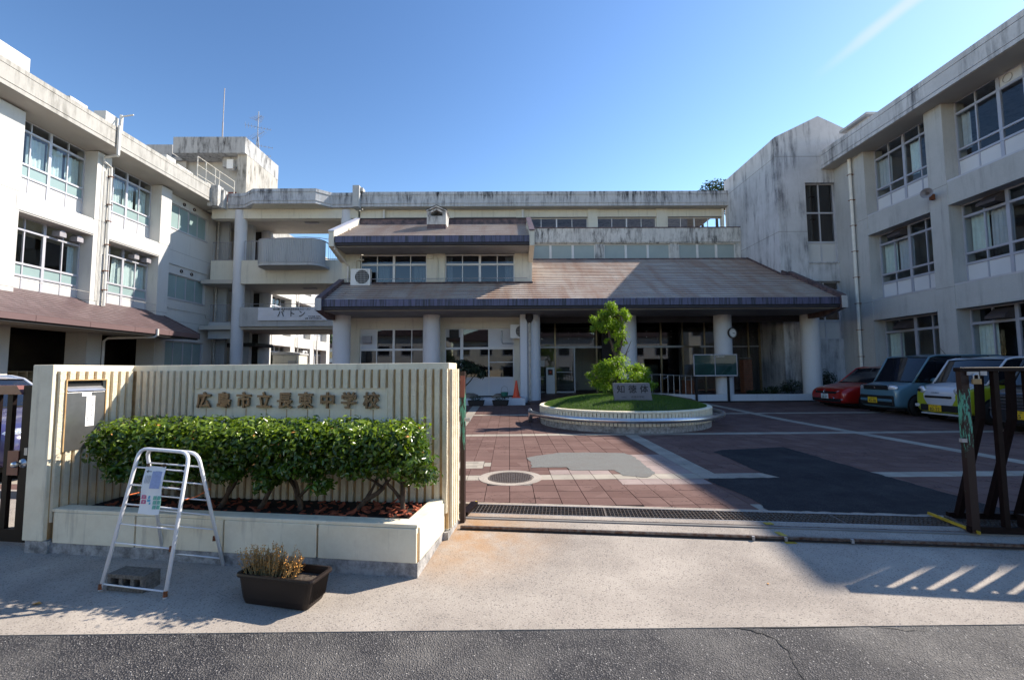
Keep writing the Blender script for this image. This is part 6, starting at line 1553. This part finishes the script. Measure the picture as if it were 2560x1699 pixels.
# white hood and V shaped front panel
vs = []
for i, (xx, z) in enumerate(((-.030, .42), (-.042, .58), (-.030, .70), (.02, .84), (.14, .905), (.35, .965), (.53, 1.01))):
    hw = (.43, .47, .53, .62, .67, .70, .70)[i]
    for k in range(7): v_ = -1 + k / 3; vs.append((xx + (.06 * v_ * v_ if i < 4 else .02 * v_ * v_), hw * v_, z - (.05 * v_ * v_ if i > 2 else 0)))
MB().add(vs, [(i * 7 + k, i * 7 + k + 1, (i + 1) * 7 + k + 1, (i + 1) * 7 + k) for i in range(6) for k in range(6)]).build('hood_panel', 'car_white', t, local=True, smooth=True)
slab(t, 'lower_lip', 'car_white', -.54, .54, .17, .22, .02, .2, .02); slab(t, 'grille', 'black', -.34, .34, .60, .66, -.055, .03, .015); slab(t, 'lower_grille', 'black', -.48, .48, .27, .43, -.045, .1, .02)
for sy in (-1, 1):
    disc(t, 'headlight', 'lamp_glass', .060, sy * .51, .79, .15, .105, sy * .28, .045); MB().lathe([(.2, .2), (.3, .9), (.28, 1.2), (.001, 1.25)], n=20).xform(Matrix.Translation((.045, sy * .51, .79)) @ Matrix.Rotation(-sy * .28, 4, 'Z') @ Matrix.Rotation(-math.pi / 2, 4, 'Y') @ Matrix.Diagonal((.13, .13, .06, 1))).build('lamp_bulb', 'black', t, local=True)
    slab(t, 'fog_light', 'lamp_glass', sy * .56, sy * .68, .35, .43, .0, .1, .01)
plate(t, 'plate_yellow', '82-22', .06, .345, -.06); text('CANBUS', .055, 'ink', t, (-.045, .05, .735), RXN)

t, w = car('black_minivan', 'black car with yellow number plate seen between the bars of the right gate', 10.35, 8.95, 3.4, 1.475, 1.75, 'car_black', 'kei', None, None)
for z in (.56, .63, .70, .77, .84): MB().box(-.03, .02, -.5, .5, z, z + .012).build('grille_bar', 'chrome', t, local=True)
for sy in (-1, 1): disc(t, 'headlight', 'lamp_glass', .09, sy * .56, .80, .13, .07, sy * .3, .04)
MB().box(-.04, 0, -.6, .6, .50, .52).build('trim', 'chrome', t, local=True); plate(t, 'plate_yellow', '65', .05, .40, -.05)

t, w = car('navy_hatchback', 'dark blue car, its roof coloured pale as a sun reflection, glimpsed through the left wicket gate', -6.02, 6.3, 3.9, 1.68, 1.38, 'car_navy', 'sedan', None, None, roofm='car_white', rz=rad(178))  # white roof colour stands for sunlight reflected off a dark roof
t['group'] = 'cars parked beside the left wing' if False else 'cars parked in the school yard'
for sy in (-1, 1): disc(t, 'headlight', 'lamp_glass', .09, sy * .62, .62, .17, .07, sy * .45, .05)

# ================================================================ BACKGROUND
hl = MB(); vs = []; N1, N2 = 40, 16
for j in range(N2 + 1):
    for i in range(N1 + 1):
        x = -90 + 260 * i / N1; y = 52 + 90 * j / N2; e = max(0, 1 - ((x - 52) / 48) ** 2) * min(1, (y - 50) / 22) * 23 + max(0, 1 - ((x + 62) / 40) ** 2) * min(1, max(0, (y - 95)) / 30) * 13
        vs.append((x, y, -.3 + e + math.sin(x * .4) * .5 + math.sin(y * .5 + x) * .5))
k = N1 + 1
hl.add(vs, [(j * k + i, j * k + i + 1, (j + 1) * k + i + 1, (j + 1) * k + i) for j in range(N2) for i in range(N1)])
struct(hl.build('hill', 'grass_soil', smooth=True))
def far_tree(label, x, y, z, s_, hgt):
    t = thing('tree', label, 'tree', (x, y, z)); mb = MB(); mb.tube([(0, 0, 0), (0, 0, hgt * .7)], [.3, .12], 6); limb(mb, (0, 0, hgt * .5), (s_ * .5, 0, hgt * .8), .1, .04, .1); mb.build('trunk', 'bark_dark', t, local=True)
    foliage('crown', [(0, 0, hgt - s_ * .6, s_, s_, s_ * .7), (s_ * .6, .2, hgt - s_ * .9, s_ * .7, s_ * .7, s_ * .5), (-s_ * .7, 0, hgt - s_ * 1.1, s_ * .7, s_ * .7, s_ * .5)], 1700, .42, 'leaf_hill', t, world=False, aspect=.6, shell=.3)
far_tree('dark hill tree showing above the roof just left of the stair tower', 31.8, 66, 19.5, 2.4, 10.6); far_tree('lower hill tree farthest left on the skyline by the tower', 29.6, 66, 19.0, 1.6, 9.4)
far_tree('hill tree mostly hidden behind the stair tower', 36.5, 68, 19.0, 2.8, 11.0)
fw = MB()
foliage('hill_woods', [(-62 + 12 * i, 112 + 3 * (i % 3), 7 + 3.5 * math.sin(i * .9 + 1), 9, 6, 5) for i in range(7)], 9000, 1.1, 'leaf_hill', None, aspect=.7, shell=.5)
hs = thing('distant_house', 'white distant house glimpsed beside the column under the link bridge', 'house', (-27.5, 70, 0))
MB().box(-3, 3, 0, 6, 0, 2.6).box(-2.2, 3, .8, 6, 2.9, 5.2).build('wall', 'paint_white', hs, local=True); MB().box(-3.3, 3.3, -.3, 6.3, 2.6, 2.9).prism([(-2.5, 5.2), (3.2, 5.2), (.4, 6.3)], 'y', .6, 6.2).build('roof', 'roof_cap', hs, local=True)
for x in (-1.5, 1.2): piece('window', 'car_glass', hs, (x, -.02, 1.4), (1.2, .06, 1.1)); piece('window', 'car_glass', hs, (x + .4, .78, 4.1), (1.1, .06, 1.0))

# ---------------- added houses and trees behind the camera, for reflections, bounce light and less sky
def added_street_house(label, x, y, w, d, h, wall, roof='roof_cap', floors=2):
    t = thing('added_street_house', label, 'house', (x, y, -.2), 0, 'added houses across the road facing the school gate')
    MB().box(-w / 2, w / 2, -d, 0, 0, h).build('wall', wall, t, local=True)
    MB().prism([(-w / 2 - .5, h), (w / 2 + .5, h), (w / 2 + .5, h + .15), (0, h + w * .2), (-w / 2 - .5, h + .15)], 'y', -d - .4, .5).build('roof', roof, t, local=True)
    for f in range(floors):
        for k in range(max(2, int(w / 2.6))):
            xx = -w / 2 + (k + .5) * w / max(2, int(w / 2.6)); o = MB().box(xx - .8, xx + .8, 0, .05, f * 2.8 + .9, f * 2.8 + 2.2).build('window', 'alu', t, local=True); piece('pane', 'car_glass', o, (xx, .055, f * 2.8 + 1.55), (1.45, .02, 1.15))
    piece('door', 'door_red', t, (w * .38, .03, 1.05), (.9, .06, 2.1))
for a in (('added two storey cream house straight across the road from the gate', -3, -21.5, 9, 8, 5.6, 'paint_cream'), ('added tall grey house across the road to the right', 8, -21, 8.5, 9, 6.4, 'paint_grey', 'roof_cap', 2), ('added white house across the road at the far right', 19, -22, 10, 9, 6.4, 'paint_white'), ('added white house across the road to the left', -13.5, -21.2, 9.5, 8, 6.3, 'paint_white'), ('added grey block of flats across the road at the far left', -27, -22, 13, 9, 9.5, 'paint_grey', 'roof_cap', 3), ('added cream block of flats across the road beyond the white house', 33, -22, 13, 9, 9.0, 'paint_cream', 'roof_cap', 3)): added_street_house(*a)
for x, y, l in ((2.3, -20.2, 'added round garden tree between the cream and the grey house'), (-8.5, -20.2, 'added garden tree between the cream and the white house'), (13.5, -20.4, 'added garden tree beside the white house across the road')):
    t = thing('added_street_tree', l, 'tree', (x, y, -.2)); mb = MB(); mb.tube([(0, 0, 0), (0, 0, 3)], [.14, .08], 7); limb(mb, (0, 0, 2), (.7, 0, 3.4), .06, .02); limb(mb, (0, 0, 2.2), (-.6, .2, 3.6), .06, .02); mb.build('trunk', 'bark', t, local=True)
    foliage('crown', [(0, 0, 3.6, 1.3, 1.2, 1.1), (.6, 0, 3.0, .9, .9, .7), (-.6, .2, 3.1, .9, .9, .7)], 2600, .22, 'leaf_hill', t, world=False, aspect=.5)
